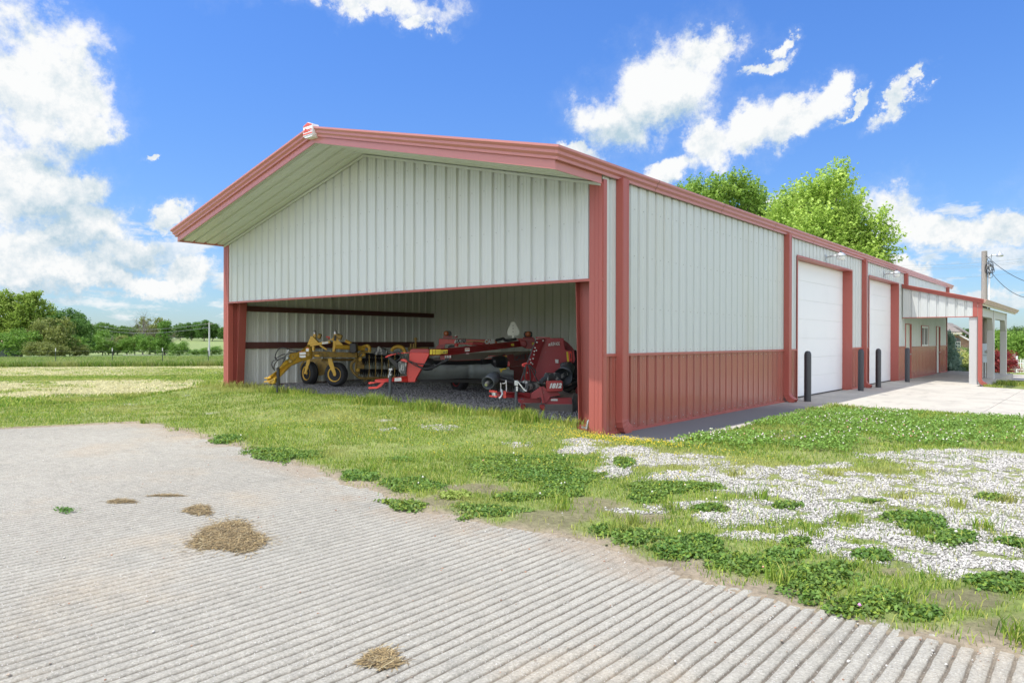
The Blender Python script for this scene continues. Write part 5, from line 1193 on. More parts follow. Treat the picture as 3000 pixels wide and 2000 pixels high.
x, y = sample(900000, -3, 11, -6.4, 2, 1.1, 4.0); k = free(x, y, .02); x, y = x[k], y[k]; gr_ = gravf(x, y)*(1-.8*field(x, y, CLOVER)); k = rs.rand(len(x)) < gr_**1.3*smooth((fbm(x, y, 5, 4, 91)-.31)/.16); x, y = x[k][:170000], y[k][:170000]
print('stones', len(x))
b_ = rs.rand(len(x), 1); stones('white_gravel', x, y, height(x, y)+.004, .005+.009*rs.rand(len(x))**2+.0005*dist(x, y), (C(.53,.51,.47)*(.4+.7*b_)))
x, y = sample(90000, -14, 9, -9.5, -2, 1.0, 4.0); e = y-pad_edge(x, y); k = rs.rand(len(x)) < np.where(e < 0, .05+.5*np.exp(e/.25), .12*np.exp(-e/.5)); x, y = x[k], y[k]
q = rs.rand(len(x), 1); cg = np.where(q < .5, C(.55,.53,.49), np.where(q < .8, C(.36,.30,.24), C(.40,.22,.14)))*(.7+.5*rs.rand(len(x), 1))
stones('loose_grit', x, y, np.maximum(height(x, y), 0)+.002, .0035+.007*rs.rand(len(x))**3, cg)
n = 26000; x = -12+11.9*rs.rand(n); y = bay(x)+.02+rs.rand(n)**1.5*5; stones('grey_gravel', x, y, floor_h(x)+(fbm(x, y, 2.0, 3, 12)-.5)*.05+.008, .012+.014*rs.rand(n), C(.27,.27,.275)*(.45+1.0*rs.rand(n, 1)))

# heaps of dry clippings on the concrete
def heap(px, py, rx, ry, n, h, label):
    c = gp(px, py); a = (gp(px+rx, py)-gp(px-rx, py))/2; b = (gp(px, py+ry)-gp(px, py-ry))/2
    a, b = np.array(a), np.array(b); r = np.sqrt(rs.rand(n))*(.80+.28*rs.rand(n)); out_ = rs.rand(n) < .09; r = np.where(out_, r*(1.1+.5*rs.rand(n)), r); t = rs.rand(n)*6.28; r = r*(1+.18*np.sin(3*t+px)+.10*np.sin(5*t+py))
    P = np.array(c)[None]+(r*np.cos(t))[:, None]*a+(r*np.sin(t))[:, None]*b; P[:, 2] = .003+h*np.clip(1-r**2, 0, 1)*rs.rand(n)
    an = rs.rand(n)*6.28; L = .018+.035*rs.rand(n); dx, dy, dz = np.cos(an)*L, np.sin(an)*L, (rs.rand(n)-.35)*.022; wx, wy = -np.sin(an)*.0022, np.cos(an)*.0022
    V = np.zeros((n, 4, 3)); V[:, 0] = P+np.stack([-dx-wx, -dy-wy, -dz*0], 1); V[:, 1] = P+np.stack([-dx+wx, -dy+wy, 0*dz], 1); V[:, 2] = P+np.stack([dx+wx, dy+wy, dz], 1); V[:, 3] = P+np.stack([dx-wx, dy-wy, dz], 1)
    q = rs.rand(n, 1); cg = np.where(q < .6, C(.31,.225,.105), np.where(q < .85, C(.16,.115,.06), C(.42,.35,.20)))*(.6+.6*rs.rand(n, 1))
    ob = fast('clippings_heap', V, np.full(n, 4), np.arange(n*4), M['straw'], np.repeat(cg, 4, axis=0)); tag(ob, label, 'dry clippings', 'heaps of dry grass clippings on the grooved concrete')
heap(672, 1572, 98, 44, 5200, .012, 'largest heap of dry brown grass clippings on the grooved concrete')
heap(583, 1494, 38, 15, 800, .008, 'small heap of dry clippings just behind the largest heap on the concrete')
heap(358, 1468, 40, 6, 450, .006, 'thin smear of dry clippings in a groove, farthest left on the concrete')
heap(490, 1451, 50, 3, 260, .004, 'faint dark line of clippings in a groove, farthest back on the concrete')
heap(1118, 1930, 54, 26, 600, .005, 'sparse scatter of pale clippings nearest the camera on the concrete')
x, y = wp(190, 1497); n = 160; leaflets('weed_in_groove', x+rs.randn(n)*.08, y+rs.randn(n)*.03, .008+.02*rs.rand(n), .008+0*rs.rand(n), C(.06,.15,.03)*(.7+.6*rs.rand(n, 1)))
x, y = wp(1330, 1463); n = 500; leaflets('pale_weed', x+rs.randn(n)*.07, y+rs.randn(n)*.07, .02+.05*rs.rand(n), .014+0*rs.rand(n), C(.17,.26,.06)*(.7+.6*rs.rand(n, 1)))
# ------------------------------------------------------------------ trees
def hz(x, y): return float(terrain(np.array([x]), np.array([y]))[0])
def place(px, d):
    """ground point at distance d in the direction of photo column px"""
    r = ray(px, 1000); r = Vector((r.x, r.y, 0)); p = CC+r*d; return Vector((p.x, p.y, hz(p.x, p.y)))
def crown_mesh(lobes, n, lr, leaf, c1, c2, seed, shoots=0.5, clump=26):
    """leaf quads gathered in clumps on the outside of uneven lobes; gaps left between clumps"""
    q = np.random.RandomState(seed); L = np.array(lobes, dtype=float); wgt = L[:, 3]*L[:, 4]; wgt = wgt/wgt.sum()
    nc = max(4, n//clump); li = q.choice(len(L), nc, p=wgt); v = q.randn(nc, 3); v /= np.linalg.norm(v, axis=1)[:, None]
    v[:, 2] = np.where(v[:, 2] < -.55, -v[:, 2], v[:, 2]); rad = (.45+.60*q.rand(nc)**.6)
    ctr = L[li, :3]+v*rad[:, None]*np.stack([L[li, 3], L[li, 3], L[li, 4]], 1)
    cs = q.rand(nc); cr = lr*(.55+.9*q.rand(nc))
    N = nc*clump; cid = np.repeat(np.arange(nc), clump); dv = q.randn(N, 3); dv /= np.linalg.norm(dv, axis=1)[:, None]; dv *= (q.rand(N)**.45)[:, None]
    P = ctr[cid]+dv*cr[cid][:, None]*np.array([1, 1, .62]); sd_ = v+np.array([0, 0, .6]); P = P*1.0; tt = q.rand(N)**1.5; P += sd_[cid]*(tt*shoots*lr)[:, None]; P += (ctr[cid]-P)*0 - dv*(cr[cid]*tt*.6)[:, None]*(shoots > 1)
    nrm = q.randn(N, 3)*.75+dv*.5+np.array([0, 0, .65]); nrm /= np.linalg.norm(nrm, axis=1)[:, None]
    a = np.cross(nrm, q.randn(N, 3)); a /= np.linalg.norm(a, axis=1)[:, None]; b = np.cross(nrm, a); s = (leaf*(.6+.8*q.rand(N)))[:, None]
    V = np.stack([P-a*s*.9, P-b*s*.55+a*s*.1, P+a*s, P+b*s*.55+a*s*.1], 1)
    t = np.clip(.5*cs[cid]+.5*q.rand(N), 0, 1)[:, None]; cg = np.array(c1)*(1-t)+np.array(c2)*t
    me = bpy.data.meshes.new('crown'); VV = V.reshape(-1, 3).astype(np.float32); me.vertices.add(len(VV)); me.vertices.foreach_set('co', VV.ravel())
    me.loops.add(N*4); me.loops.foreach_set('vertex_index', np.arange(N*4, dtype=np.int32)); me.polygons.add(N); me.polygons.foreach_set('loop_start', np.arange(N, dtype=np.int32)*4); me.polygons.foreach_set('loop_total', np.full(N, 4, dtype=np.int32))
    me.update(calc_edges=True); at_ = me.color_attributes.new('Col', 'FLOAT_COLOR', 'POINT'); c4 = np.ones((N*4, 4), dtype=np.float32); c4[:, :3] = np.repeat(cg, 4, axis=0); at_.data.foreach_set('color', c4.ravel())
    me.materials.append(M['leaf']); return me
def limb_mesh(h, r, tips, seed, twig=0):
    q = random.Random(seed); w = MB(); top = Vector((q.uniform(-.04, .04)*h, q.uniform(-.04, .04)*h, h*.92))
    P = [Vector((0, 0, -.4)), Vector((0, 0, h*.12)), top*.4+Vector((q.uniform(-.02, .02)*h, 0, 0)), top*.7, top]
    w.tube(P, [r*1.25, r, r*.7, r*.4, r*.08], 9)
    for t in tips:
        t = Vector(t); s = P[1].lerp(P[3], min(.95, max(0, t.z/h-.25)) if t.z > 0 else .2); m_ = s.lerp(t, .5)+Vector((0, 0, .06*h)); w.tube([s, m_, t], [r*.45, r*.24, r*.05], 6)
        for k in range(twig):
            a = s.lerp(t, q.uniform(.4, .95)); b = a+Vector((q.uniform(-1, 1), q.uniform(-1, 1), q.uniform(.1, 1.1))).normalized()*h*q.uniform(.10, .24); c = b+Vector((q.uniform(-1, 1), q.uniform(-1, 1), q.uniform(0, 1))).normalized()*h*.1
            w.tube([a, b, c], [r*.10, r*.05, r*.02], 4)
    me = bpy.data.meshes.new('trunk'); me.from_pydata([tuple(v) for v in w.v], [], w.f); me.polygons.foreach_set('use_smooth', w.sm); return me
def tree(name, p, h, lobes, n, lr, leaf, c1, c2, label, cat='tree', seed=1, bark='bark', r=None, group=None, tips=None, twig=0, shoots=.6):
    t = thing(name, p, label, cat, group)
    tm = limb_mesh(h, r or h*.022, tips or [l[:3] for l in lobes][::2], seed, twig); tm.materials.append(M[bark])
    o = bpy.data.objects.new('trunk', tm); col.objects.link(o); o.parent = t
    if n: o = bpy.data.objects.new('crown', crown_mesh(lobes, n, lr, leaf, c1, c2, seed, shoots)); col.objects.link(o); o.parent = t
    return t
def copy_tree(src, p, s, rz, label, group=None, sxy=None):
    o = src.copy(); col.objects.link(o); o.location = p; o.rotation_euler = (0, 0, rz); o.scale = ((sxy or s), (sxy or s), s); o['label'] = label
    if group: o['group'] = group
    for ch in src.children: c = ch.copy(); col.objects.link(c); c.parent = o
    return o
G1, G2 = (.055,.14,.022), (.15,.27,.05); D1, D2 = (.035,.10,.02), (.085,.18,.04); O1, O2 = (.08,.12,.035), (.16,.21,.055)
# the maple and its neighbour behind the long roof
def lob(k, q, rx, rz, zc, rr):
    r_ = random.Random(q); L = []
    for i in range(k):
        a = i*2.4+r_.random(); t = (i+.5)/k; z = zc+rz*(1.5*t-.75); R_ = rx*math.sqrt(max(.05, 1-((z-zc)/rz)**2))*.62
        L.append((R_*math.cos(a), R_*math.sin(a), z, rr*r_.uniform(.8, 1.2), rr*r_.uniform(.7, 1.0)))
    return L
def outline_tree(name, px0, d, lst, n, lr, leaf, c1, c2, label, seed, shoots, sq, dy):
    p = place(px0, d); q = random.Random(seed); L = []; k = d/CF
    for (x, y, r) in lst:
        x, y = px0-8+(x-px0)*sq, y+dy
        for t in range(2):
            o = RT*((x-px0)*k)+FH*q.uniform(-1, 1)*max(.5, 3.2-abs(x-px0)*k*.4)*(1-.6*(y < 560)); L.append((o.x, o.y, 1.5545+(995-y)*k-p.z, r*k*q.uniform(.55, .9), r*k*q.uniform(.6, .95)))
    h = max(l[2] for l in L)
    return tree(name, p, h, L, n, lr, leaf, c1, c2, label, 'tree', seed, shoots=shoots)
outline_tree('maple_tree', 2440, 46, [(2425,525,36),(2375,550,38),(2325,565,30),(2475,538,32),(2300,605,34),(2512,585,34),(2400,605,55),(2460,625,52),(2340,650,48),(2545,640,34),(2500,685,48),(2568,690,34),(2588,728,26),(2430,700,65),(2545,745,42),(2295,690,36),(2370,740,55),(2480,770,55)],
 64000, .36, .10, (.12,.24,.04), (.34,.50,.12), 'tall bright green maple rising behind the long roof', 4, 2.3, .86, 38)
outline_tree('shade_tree', 2125, 54, [(2012,562,26),(2052,542,28),(2092,552,32),(2140,548,30),(2180,572,30),(2220,582,32),(2248,612,28),(2150,620,55),(2205,645,45),(2080,610,45),(2240,680,40),(2150,700,60)],
 40000, .40, .11, (.09,.20,.035), (.22,.36,.08), 'darker round tree showing low over the long roof, left of the tall maple', 8, 1.9, .95, 30)
# far treeline and roadside trees on the left
base_r = tree('round_tree', place(-50, 120), 11.5, lob(22, 3, 5.2, 5.0, 6.2, 1.7), 26000, .6, .20, (.10,.19,.03), (.20,.30,.06), 'largest light green tree at the left edge, standing above the bushes', 'tree', 3, group='trees beyond the fence')
def rt(px, d, topy, label, wfac=1.0, src=base_r, H=11.5, seed=0, group='trees beyond the fence'):
    p = place(px, d); want = 1.5545+(995-topy)*d/CF-p.z; s = want/H
    return copy_tree(src, p, s, seed, label, group, sxy=s*wfac)
base_r.location = place(62, 118); wloc[base_r] = base_r.location; s_ = (1.5545+(995-846)*118/CF-base_r.location.z)/11.9; base_r.scale = (s_*.92, s_*.92, s_)
dark = tree('dark_tree', place(190, 135), 10, lob(14, 21, 4.6, 4.2, 5.4, 1.6), 11000, .9, .22, D1, D2, 'dark green tree just right of the largest tree on the left', 'tree', 21, group='trees beyond the fence')
dark.location = place(188, 132); s_ = (1.5545+(995-905)*132/CF-dark.location.z)/10.4; dark.scale = (s_*1.1, s_*1.1, s_)
mid = tree('round_tree', place(300, 170), 9.5, lob(12, 31, 4.6, 3.8, 5.0, 1.6), 9000, .9, .22, (.05,.125,.025), (.11,.20,.045), 'x', 'tree', 31, group='trees beyond the fence')
rt(222, 128, 935, 'dark tree sloping down at the right end of the leftmost clump', 1.0, dark, 10.4, 2)
def addm(px, d, ty, label, wf, sd, first=[True]):
    if first[0]:
        first[0] = False; p = place(px, d); mid.location = p; s = (1.5545+(995-ty)*d/CF-p.z)/9.9; mid.scale = (s*wf, s*wf, s); mid['label'] = label; return mid
    return rt(px, d, ty, label, wf, mid, 9.9, sd)
bush = tree('round_bush', place(150, 105), 4.2, lob(10, 41, 2.6, 1.8, 2.1, .95), 6000, .55, .13, O1, O2, 'olive brown bush with bare twigs in front of the leftmost clump', 'bush', 41, twig=3, bark='barkg', group='bushes beyond the fence')
def rb(px, d, ty, label, wf, sd, src=bush, H=4.4): return rt(px, d, ty, label, wf, src, H, sd, 'bushes beyond the fence')
p = place(148, 108); bush.location = p; s_ = (1.5545+(995-932)*108/CF-p.z)/4.4; bush.scale = (s_*.9, s_*.9, s_)
gb = tree('round_bush', place(150, 105), 4.0, lob(10, 43, 2.6, 1.8, 2.0, .95), 6000, .55, .13, (.06,.16,.025), (.13,.24,.045), 'bright green bush at the far left under the largest tree', 'bush', 43, group='bushes beyond the fence')
p = place(50, 104); gb.location = p; s_ = (1.5545+(995-972)*104/CF-p.z)/4.2; gb.scale = (s_*1.3, s_*1.3, s_)
rb(115, 98, 1003, 'low yellow green bush below the olive one in the leftmost clump', 1.5, 1); rb(160, 96, 1010, 'low olive bush at the foot of the leftmost clump, nearest the fence', 1.6, 2)
rb(205, 112, 985, 'green bush right of the olive one in the leftmost clump', 1.2, 3, gb, 4.2); rb(232, 110, 1012, 'small bush at the right foot of the leftmost clump', 1.3, 4)
for i, (px, d, ty, l) in enumerate(((258, 150, 985, 'bushes'), (300, 150, 992, ''), (318, 160, 975, ''), (345, 150, 1000, ''), (395, 150, 985, ''), (440, 145, 990, ''))):
    L = ['green bush just left of the distant wooden utility pole', 'green bush just right of the distant wooden utility pole', 'taller green bush two to the right of the distant utility pole', 'low dark bush at mid field left of the bare trees', 'dark green bush below the bare trees', 'dark green bush left of the sharp leaning tree'][i]
    rb(px, d, ty, L, 1.1, i*1.3, gb, 4.2)
for i, (px, d, ty, wf) in enumerate(((262, 330, 953, 1.0), (300, 320, 944, 1.3), (345, 330, 953, 1.2), (385, 340, 958, 1.1), (430, 340, 962, 1.0))):
    addm(px, d, ty, ['far green tree at the left end of the hilltop row', 'tallest far green tree of the left hilltop row', 'far green tree third along the left hilltop row', 'far green tree behind the brown twiggy bush', 'far tree behind the bare grey tree'][i], wf, i*.9)
for i, (px, d, ty, wf) in enumerate(((528, 330, 955, 1.2), (562, 335, 945, 1.0), (598, 320, 938, 1.05), (622, 325, 948, .9), (655, 320, 962, 1.1), (690, 330, 958, 1.1))):
    rt(px, d, ty, ['far dark tree at the left of the hilltop grove near the building', 'far dark tree second in the hilltop grove near the building', 'tallest far tree of the hilltop grove near the building', 'far tree beside the thinner utility pole', 'far low tree next to the building corner', 'far tree mostly hidden behind the building corner'][i], wf, dark, 10.4, i*1.1)
# bare and half-bare trees in the middle
bare = tree('bare_tree', place(418, 160), 9.0, [], 0, 0, 0, None, None, 'leafless grey tree sticking up over the hedge in mid field', 'tree', 55, 'barkg', .16, tips=[(2.2*math.cos(a), 2.2*math.sin(a), 7.0+1.2*math.sin(a*3)) for a in (0,.8,1.6,2.4,3.2,4.0,4.8,5.6)]+[(3.0*math.cos(a), 3.0*math.sin(a), 5) for a in (.4,1.5,2.6,3.7,4.8,5.9)]+[(.5,.3,9),(-.6,.2,8.8)], twig=12)
s_ = (1.5545+(995-918)*160/CF-bare.location.z)/9.4; bare.scale = (s_, s_, s_)
o = copy_tree(bare, place(488, 165), s_*.82, 1.4, 'second leafless tree, wider and lower, behind the sharp leaning tree'); o.scale = (s_*1.0, s_*1.0, s_*.72)
o = copy_tree(bare, place(332, 150), s_*.5, 2.4, 'low brown twiggy tree left of the bare grey tree'); o.scale = (s_*.75, s_*.75, s_*.45)
rt(455, 168, 932, 'olive tree top between the two leafless trees', .8, bush, 4.4, 3.3, None); rb(372, 152, 985, 'brown bush with twigs under the bare grey tree', 1.3, 2.2)
p = place(482, 140); tree('leaning_tree', p, 7.5, [(0,0,2.0,1.2,1.2),(-.9,0,3.6,.9,1.0),(.9,.2,4.0,.8,1.1),(-1.3,0,5.2,.6,.9),(.3,0,5.6,.7,1.0),(1.3,0,5.6,.5,.8),(0,0,.9,1.5,.9)], 6000, .5, .15, (.05,.14,.025), (.11,.22,.04), 'narrow dark green tree with forked leaning tops in mid field', 'tree', 61)
rb(525, 118, 1005, 'round bright green bush right of the leaning tree', 1.2, 4.1, gb, 4.2); rb(620, 130, 1018, 'low green bush behind the thinner utility pole', 2.0, 5.1, gb, 4.2); rb(575, 135, 1026, 'low hedge bush between the round bush and the thinner pole', 2.3, 3.1, gb, 4.2)
# far-off wood that reads as one mass along the skyline
lb = []; rq = random.Random(5)
for i in range(150):
    px = -500+i*11+rq.uniform(-8, 8) if i < 118 else 2840+(i-118)*22
    d = rq.uniform(400, 440); pp_ = place(px, d); h = rq.uniform(4.5, 8); lb.append((pp_.x, pp_.y, pp_.z+h*.45, h*.75, h*.52))
o = bpy.data.objects.new('distant_wood', crown_mesh(lb, 60000, 1.6, .75, (.035,.085,.03), (.08,.15,.045), 99)); col.objects.link(o); tag(o, kind='stuff')
# hedge mass right of the porch
def shrub(name, px, d, by, ty, wpx, n, c1, c2, label, leaf=.05, seed=1, cat='shrub', lobes=None):
    p = place(px, d); zt = 1.5545+(995-ty)*d/CF; h = zt-p.z; rw = wpx/2*d/CF
    L = lobes(rw, h) if lobes else [(rw*.5*math.cos(a), rw*.5*math.sin(a), h*z, rw*.55, h*.30) for a, z in ((0,.3),(1.6,.35),(3.1,.3),(4.7,.35),(.8,.65),(3.9,.68),(2.4,.55))]
    return tree(name, p, h, L, n, leaf*4.5, leaf, c1, c2, label, cat, seed, r=.05)
cone = lambda rw, h: [(rw*.75*(1-t)*math.cos(i*2.4), rw*.75*(1-t)*math.sin(i*2.4), h*(.08+.86*t), rw*(.5*(1-t)+.12), h*.09) for i, t in ((k, k/17) for k in range(18))]
shrub('spruce', 2778, 37, 1078, 975, 50, 11000, (.10,.20,.17), (.24,.37,.33), 'blue green spruce beside the far end of the building', .055, 11, 'conifer', cone)
shrub('variegated_shrub', 2812, 38, 1075, 1032, 72, 8000, (.15,.24,.07), (.48,.54,.25), 'pale variegated low shrub in front of the brick house', .045, 12)
shrub('round_shrub', 2828, 44, 1070, 1020, 60, 5000, (.045,.13,.02), (.10,.22,.04), 'dark green round shrub behind the pale variegated one', .05, 13)
shrub('feathery_shrub', 2800, 41, 1060, 1018, 40, 2500, (.25,.24,.14), (.42,.40,.27), 'dry feathery tan shrub behind the pale variegated one', .05, 14)
shrub('japanese_maple', 2928, 39, 1083, 1026, 88, 9000, (.11,.02,.025), (.24,.05,.05), 'low dark red japanese maple behind the porch columns', .045, 15)
for i, (px, d, ty, w_) in enumerate(((2905, 80, 975, 75), (2960, 95, 968, 90), (3010, 88, 985, 80), (2880, 90, 985, 60), (3060, 80, 975, 90))):
    shrub('leafy_tree', px, d, 1060, ty, w_, 7000, (.07,.17,.025), (.15,.27,.05), ['bright green tree seen between the first two porch columns', 'bright green tree behind the farthest porch column', 'bright green tree above the white fence at the right edge', 'green tree behind the utility pole on the right', 'green tree beyond the right edge, last of its row'][i], .13, 70+i, 'tree')
shrub('distant_tree', 2985, 260, 1000, 957, 60, 3500, (.04,.10,.03), (.09,.16,.045), 'distant dark tree on the skyline at the right edge', .3, 81, 'tree')
shrub('border_plants', 2835, 36.5, 1080, 1066, 46, 1500, (.05,.12,.02), (.14,.22,.06), 'low edging plants on the bank beside the porch slab', .03, 82, 'plants')

# ------------------------------------------------------------------ brick house beyond the porch
hp = place(2790, 62); Hh = thing('brick_house', hp, 'brown brick house with shingled hip roof seen through the porch', 'house')
def HX(px, py, d): return dp(px, py, d)
fl = hp.z-.5
def wallq(x0, x1, d0, d1, zt): a, b = place(x0, d0), place(x1, d1); return [Vector((a.x, a.y, fl)), Vector((b.x, b.y, fl)), Vector((b.x, b.y, zt)), Vector((a.x, a.y, zt))]
zz = lambda py, d: 1.5545+(995-py)*d/CF
w = MB(); q = wallq(2660, 2862, 62, 62, zz(983, 62)); a, b = q[0], q[1]
gbl = [q[0], q[1], Vector((b.x, b.y, zz(1003, 62))), HX(2800, 968, 62), Vector((a.x, a.y, zz(983, 62)))]
w.prism(gbl, FH*9); w.build('wall', M['brick'], Hh)
w = MB(); w.prism([HX(2600, 950, 61.2), HX(2772, 949, 61.2), HX(2812, 975, 59.4), HX(2560, 975, 59.4)], Vector((0, 0, .12))); w.prism([HX(2772, 949, 61.2), HX(2812, 975, 59.4), HX(2826, 975, 66), HX(2790, 950, 68)], Vector((0, 0, .12))); 
rfh = w.build('roof', M['shingle'], Hh)
w = MB(); w.prism([HX(2560, 974.5, 59.3), HX(2818, 974.5, 59.3), HX(2818, 979, 59.3), HX(2560, 979, 59.3)], FH*.1); w.prism([HX(2755, 979, 59.4), HX(2820, 975, 59.4), HX(2806, 983, 61.9), HX(2755, 985, 61.9)], Vector((0, 0, .05))); w.build('gutter', M['cream'], Hh)
w = MB(); w.prism([HX(2785, 957, 61.8), HX(2805, 963, 61.8), HX(2880, 1007, 61.8), HX(2880, 1002, 70), HX(2800, 955, 70)], Vector((0, 0, .12))); w.build('roof', M['shingle'], Hh)
w = MB(); w.prism([HX(2811, 979, 61.7), HX(2880, 1014, 61.7), HX(2880, 1019, 61.7), HX(2811, 983, 61.7)], FH*.06); w.build('rake_board', M['white_fence'], Hh)
win = thing('arched_window', HX(2806, 1008, 61.9), None, None); win.parent = Hh; win.location = wloc[win]-wloc[Hh]
w = MB(); ow = [HX(2799+x*15, 1000+y*20, 61.85) for x, y in ((0, 1), (1, 1), (1, 0), (0, 0))]
for x0, y0, x1, y1 in ((0,0,.10,1),(.9,0,1,1),(.1,0,.9,.07),(.1,.93,.9,1),(.46,.07,.54,.93),(.1,.47,.46,.53),(.54,.47,.9,.53)):
    w.prism([HX(2799+x0*15, 1000+y0*20, 61.8), HX(2799+x1*15, 1000+y0*20, 61.8), HX(2799+x1*15, 1000+y1*20, 61.8), HX(2799+x0*15, 1000+y1*20, 61.8)], FH*.1)
w.build('frame', M['white_fence'], win)
w = MB(); w.prism(ow, FH*.04); w.prism([HX(2806.5+7.5*math.cos(a), 999-10*math.sin(a), 61.85) for a in [math.pi*k/10 for k in range(11)]], FH*.04); w.build('pane', M['glass'], win)

# ------------------------------------------------------------------ utility poles, meter, fences
pb = place(2883, 31.5); up = thing('utility_pole', pb, 'grey wooden utility pole with a lamp arm and coiled wires right of the porch', 'utility pole')
zt = zz(733, 31.5); w = MB(); w.tube([pb+Vector((0,0,-.5)), Vector((pb.x, pb.y, zt))], [.135, .11], 14); w.build('pole', M['wood'], up)
cx_ = pb+RT*.16-FH*.08; w = MB(); w.tube([Vector((cx_.x, cx_.y, pb.z)), Vector((cx_.x, cx_.y, zz(780, 31.4)))], .045, 10); w.lathe(Vector((cx_.x, cx_.y, zz(780, 31.4))), (0,0,1), [(0,.05),(.06,.10),(.12,.08),(.16,.02)], 12)
for y in (862, 910): w.lathe(Vector((cx_.x, cx_.y, zz(y, 31.4))), (0,0,1), [(0,.055),(.05,.055)], 12)
w.build('conduit', M['pole_white'], up)
w = MB(); w.tube([dp(2890, 757, 31.4), dp(2902, 749, 31.3), dp(2915, 746.5, 31.2), dp(2928, 747, 31.1)], .025, 8); w.lathe(dp(2929, 752, 31.1), (0,0,1), [(0,.09),(.02,.14),(.10,.13),(.14,.08),(.17,.05),(.24,.04)], 14); w.build('lamp_arm', M['galv'], up)
w = MB(); rq = random.Random(3)
for k in range(6):
    c = dp(2898+rq.uniform(-4, 6), 790+rq.uniform(-8, 8), 31.3); a = rq.uniform(.08, .2); b = rq.uniform(.15, .32); w.tube([c+RT*(a*math.cos(t))+Vector((0,0,1))*(b*math.sin(t))-FH*.05*math.sin(2*t+k) for t in [2*math.pi*i/16 for i in range(17)]], .011, 5)
w.tube([dp(2888, 750, 31.4), dp(2902, 775, 31.3), dp(2905, 745, 31.2)], .012, 5); w.build('coiled_wire', M['wire'], up)
def sagw(name, a, b, sag, r, m, par, n=14):
    w = MB(); w.tube([a.lerp(b, i/n)+Vector((0,0,-sag*4*(i/n)*(1-i/n))) for i in range(n+1)], r, 5); return w.build(name, m, par)
sagw('service_wire', dp(2889, 748, 31.4), dp(3060, 838, 26), .25, .012, M['wire'], up); sagw('service_wire', dp(2895, 785, 31.4), dp(3080, 862, 26), .6, .012, M['wire'], up)
for i, (y0, y1) in enumerate(((772, 738), (780, 746), (785, 750), (812, 778))): sagw('line_wire', dp(2640, y0+6, 120), dp(3300, y1-30, 120), 1.0, .018, M['wirel'], up)
mp_ = place(2888, 31.0); mt = thing('electric_meter', mp_, 'pale blue grey electric meter box on posts beside the utility pole', 'meter box')
a, b = dp(2877, 1006, 30.9), dp(2899.5, 1062, 30.9); w = MB(); w.prism([dp(2877,1006,30.9), dp(2899.5,1006,30.9), dp(2899.5,1062,30.9), dp(2877,1062,30.9)], FH*.18); bx_ = w.build('meter_box', M['box'], mt, bevel=.01)
w = MB(); w.prism([dp(2877.5,1040,30.88), dp(2899,1040,30.88), dp(2899,1041,30.88), dp(2877.5,1041,30.88)], FH*.02); w.build('door_seam', M['dgrey'], bx_)
w = MB(); w.lathe(dp(2891, 1029, 30.9), -FH, [(0,.075),(.08,.07),(.11,.05),(.12,.01)], 16); w.build('dial', M['decw'], bx_)
w = MB()
for x in (2879, 2886, 2896): c = dp(x, 1060, 31.0); w.tube([c, Vector((c.x, c.y, mp_.z-.1))], .03, 8)
w.build('post', M['galv'], mt)
# white picket fence
fa = place(2982, 46); fb_ = place(3080, 46); fn = thing('picket_fence', fa, 'white picket fence at the right edge beside the drive', 'fence'); dirf = (fb_-fa).normalized(); Lf = (fb_-fa).length
w = MB(); k = 0; s = 0
while s < Lf: c = fa+dirf*s; w.prism([c, c+dirf*.07, c+dirf*.07+Vector((0,0,.82)), c+dirf*.035+Vector((0,0,.88)), c+Vector((0,0,.82))], FH*.02); s += .16
w.build('picket', M['white_fence'], fn)
for hh_ in (.2, .62): w = MB(); w.bar(fa+Vector((0,0,hh_))+FH*.04, fb_+Vector((0,0,hh_))+FH*.04, .03, .07); w.build('rail', M['white_fence'], fn)
w = MB(); c = fa-dirf*.08; w.box((c.x-.06, c.y-.06, c.z), (c.x+.06, c.y+.06, c.z+1.0)); w.lathe((c.x, c.y, c.z+1.0), (0,0,1), [(0,.08),(.05,.07),(.09,.01)], 8); w.build('post', M['white_fence'], fn)
# old wooden gate posts
for i, (px, d, ty) in enumerate(((2973, 44, 1032), (2969, 52, 1036))):
    p = place(px, d); t = tag(MB().tube([p, Vector((p.x, p.y, zz(ty, d)))], .07, 8).build('gate_post', M['wood']), ['dark wooden post just left of the white picket fence', 'grey wooden post behind the dark one by the picket fence'][i], 'post')
# steel fence posts and wire of the field fence
TP = [(163,1075),(329,1074),(476,1069),(610,1067)]; tl_ = ['leftmost steel fence post in front of the tree clump', 'second steel fence post from the left, near mid field', 'third steel fence post from the left, below the leaning tree', 'steel fence post nearest the building, beside the thinner utility pole']
f0 = None; tops = []
for i, (px, py) in enumerate([(-20, 1078)]+TP):
    p = place(px, 52); 
    tops.append(p)
    if i == 0: continue
    if f0 is None:
        f0 = thing('fence_post', p, tl_[0], 'fence post', 'steel posts of the field fence')
        MB().box((p.x-.02, p.y-.02, p.z-.2), (p.x+.02, p.y+.02, p.z+1.15)).build('stake', M['tpost'], f0)
        MB().box((p.x-.022, p.y-.022, p.z+1.15), (p.x+.022, p.y+.022, p.z+1.38)).build('white_tip', M['decw'], f0)
    else:
        o = f0.copy(); col.objects.link(o); o.location = p; o['label'] = tl_[i-1]
        for ch in f0.children: c = ch.copy(); col.objects.link(c); c.parent = o
fw = thing('fence_wire', tops[0], 'thin wires strung between the steel posts of the field fence', 'fence wire')
tops.append(place(720, 52))
for hh_ in (.45, .8, 1.15):
    w = MB(); w.tube([p+Vector((0,0,hh_)) for p in tops], .002, 4); w.build('strand', M['wirel'], fw)
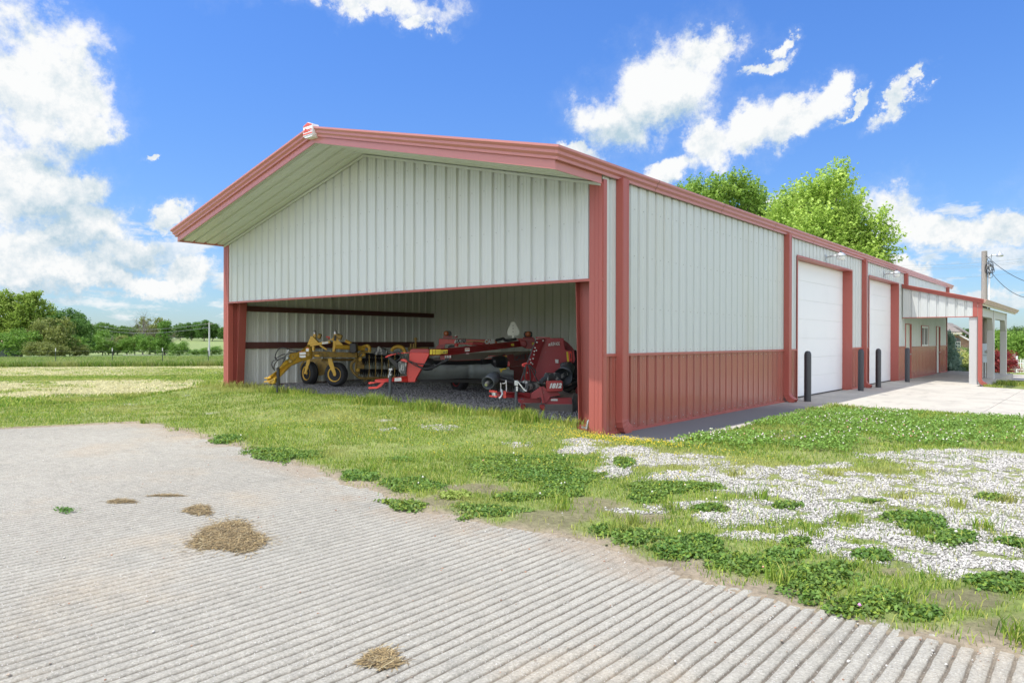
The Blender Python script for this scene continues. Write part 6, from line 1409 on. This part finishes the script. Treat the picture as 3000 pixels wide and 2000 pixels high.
# distant utility poles with their wires
pl1 = thing('utility_pole', place(270, 197), 'distant brown wooden utility pole left of mid field', 'utility pole'); b1 = wloc[pl1]; h1 = zz(951, 197)
MB().tube([b1, Vector((b1.x, b1.y, h1))], [.22, .16], 8).build('pole', M['wood'], pl1); MB().bar(Vector((b1.x, b1.y, h1-.5))-RT*.9, Vector((b1.x, b1.y, h1-.5))+RT*.9, .12, .12).build('crossarm', M['wood'], pl1)
pl2 = thing('utility_pole', place(613, 112), 'thinner pale utility pole in the field beside the building corner', 'utility pole'); b2 = wloc[pl2]; h2 = zz(946, 112)
MB().tube([b2, Vector((b2.x, b2.y, h2))], [.15, .11], 8).build('pole', M['grey'], pl2); MB().bar(Vector((b2.x, b2.y, h2-.25))-RT*.7, Vector((b2.x, b2.y, h2-.25))+RT*.7, .08, .08).build('crossarm', M['wood'], pl2)
for dz in (0, .9): sagw('line_wire', Vector((b1.x, b1.y, h1-dz-.2)), Vector((b2.x, b2.y, h2-.2-dz*.7)), 1.2, .02, M['wirel'], pl1, 20)
# old shed at the left edge, road strip
sp = place(2, 112); sh = thing('old_shed', sp, 'low shed with rusty brown roof at the left edge', 'shed')
w = MB(); a = place(-40, 112); b = place(17, 112); z0 = zz(1030, 112); z1 = zz(1016, 112)
w.prism([Vector((a.x, a.y, a.z-1)), Vector((b.x, b.y, b.z-1)), Vector((b.x, b.y, z1)), Vector((a.x, a.y, z1))], FH*3); w.build('wall', M['tpost'], sh)
w = MB(); w.prism([Vector((a.x, a.y, z1))-FH*.3, Vector((b.x, b.y, z1))-FH*.3+RT*.15, dp(12, 995, 114), dp(-60, 995, 114)], Vector((0,0,.1))); w.build('roof', M['tanmetal'], sh)
w = MB(); P = [(365, 128), (400, 122), (430, 118), (450, 112)]
def strip(pts, wdt, lift):
    vs = []
    for (px, d) in pts:
        for s in (-1, 1): p = place(px, d+s*wdt/2); p.z += lift; vs.append(p)
    return MB().add(vs, [(2*i, 2*i+1, 2*i+3, 2*i+2) for i in range(len(pts)-1)])
tag(strip([(360, 128), (385, 124), (410, 120), (435, 115), (452, 110)], 6, .35).build('road', M['concrete']), kind='structure')
dv = MB(); dv.add([place(2950, 33)+Vector((0,0,.03)), place(3150, 33)+Vector((0,0,.03)), place(3150, 41)+Vector((0,0,.03)), place(2955, 41)+Vector((0,0,.03))], [(0,1,2,3)]); tag(dv.build('driveway', M['concrete']), kind='structure')
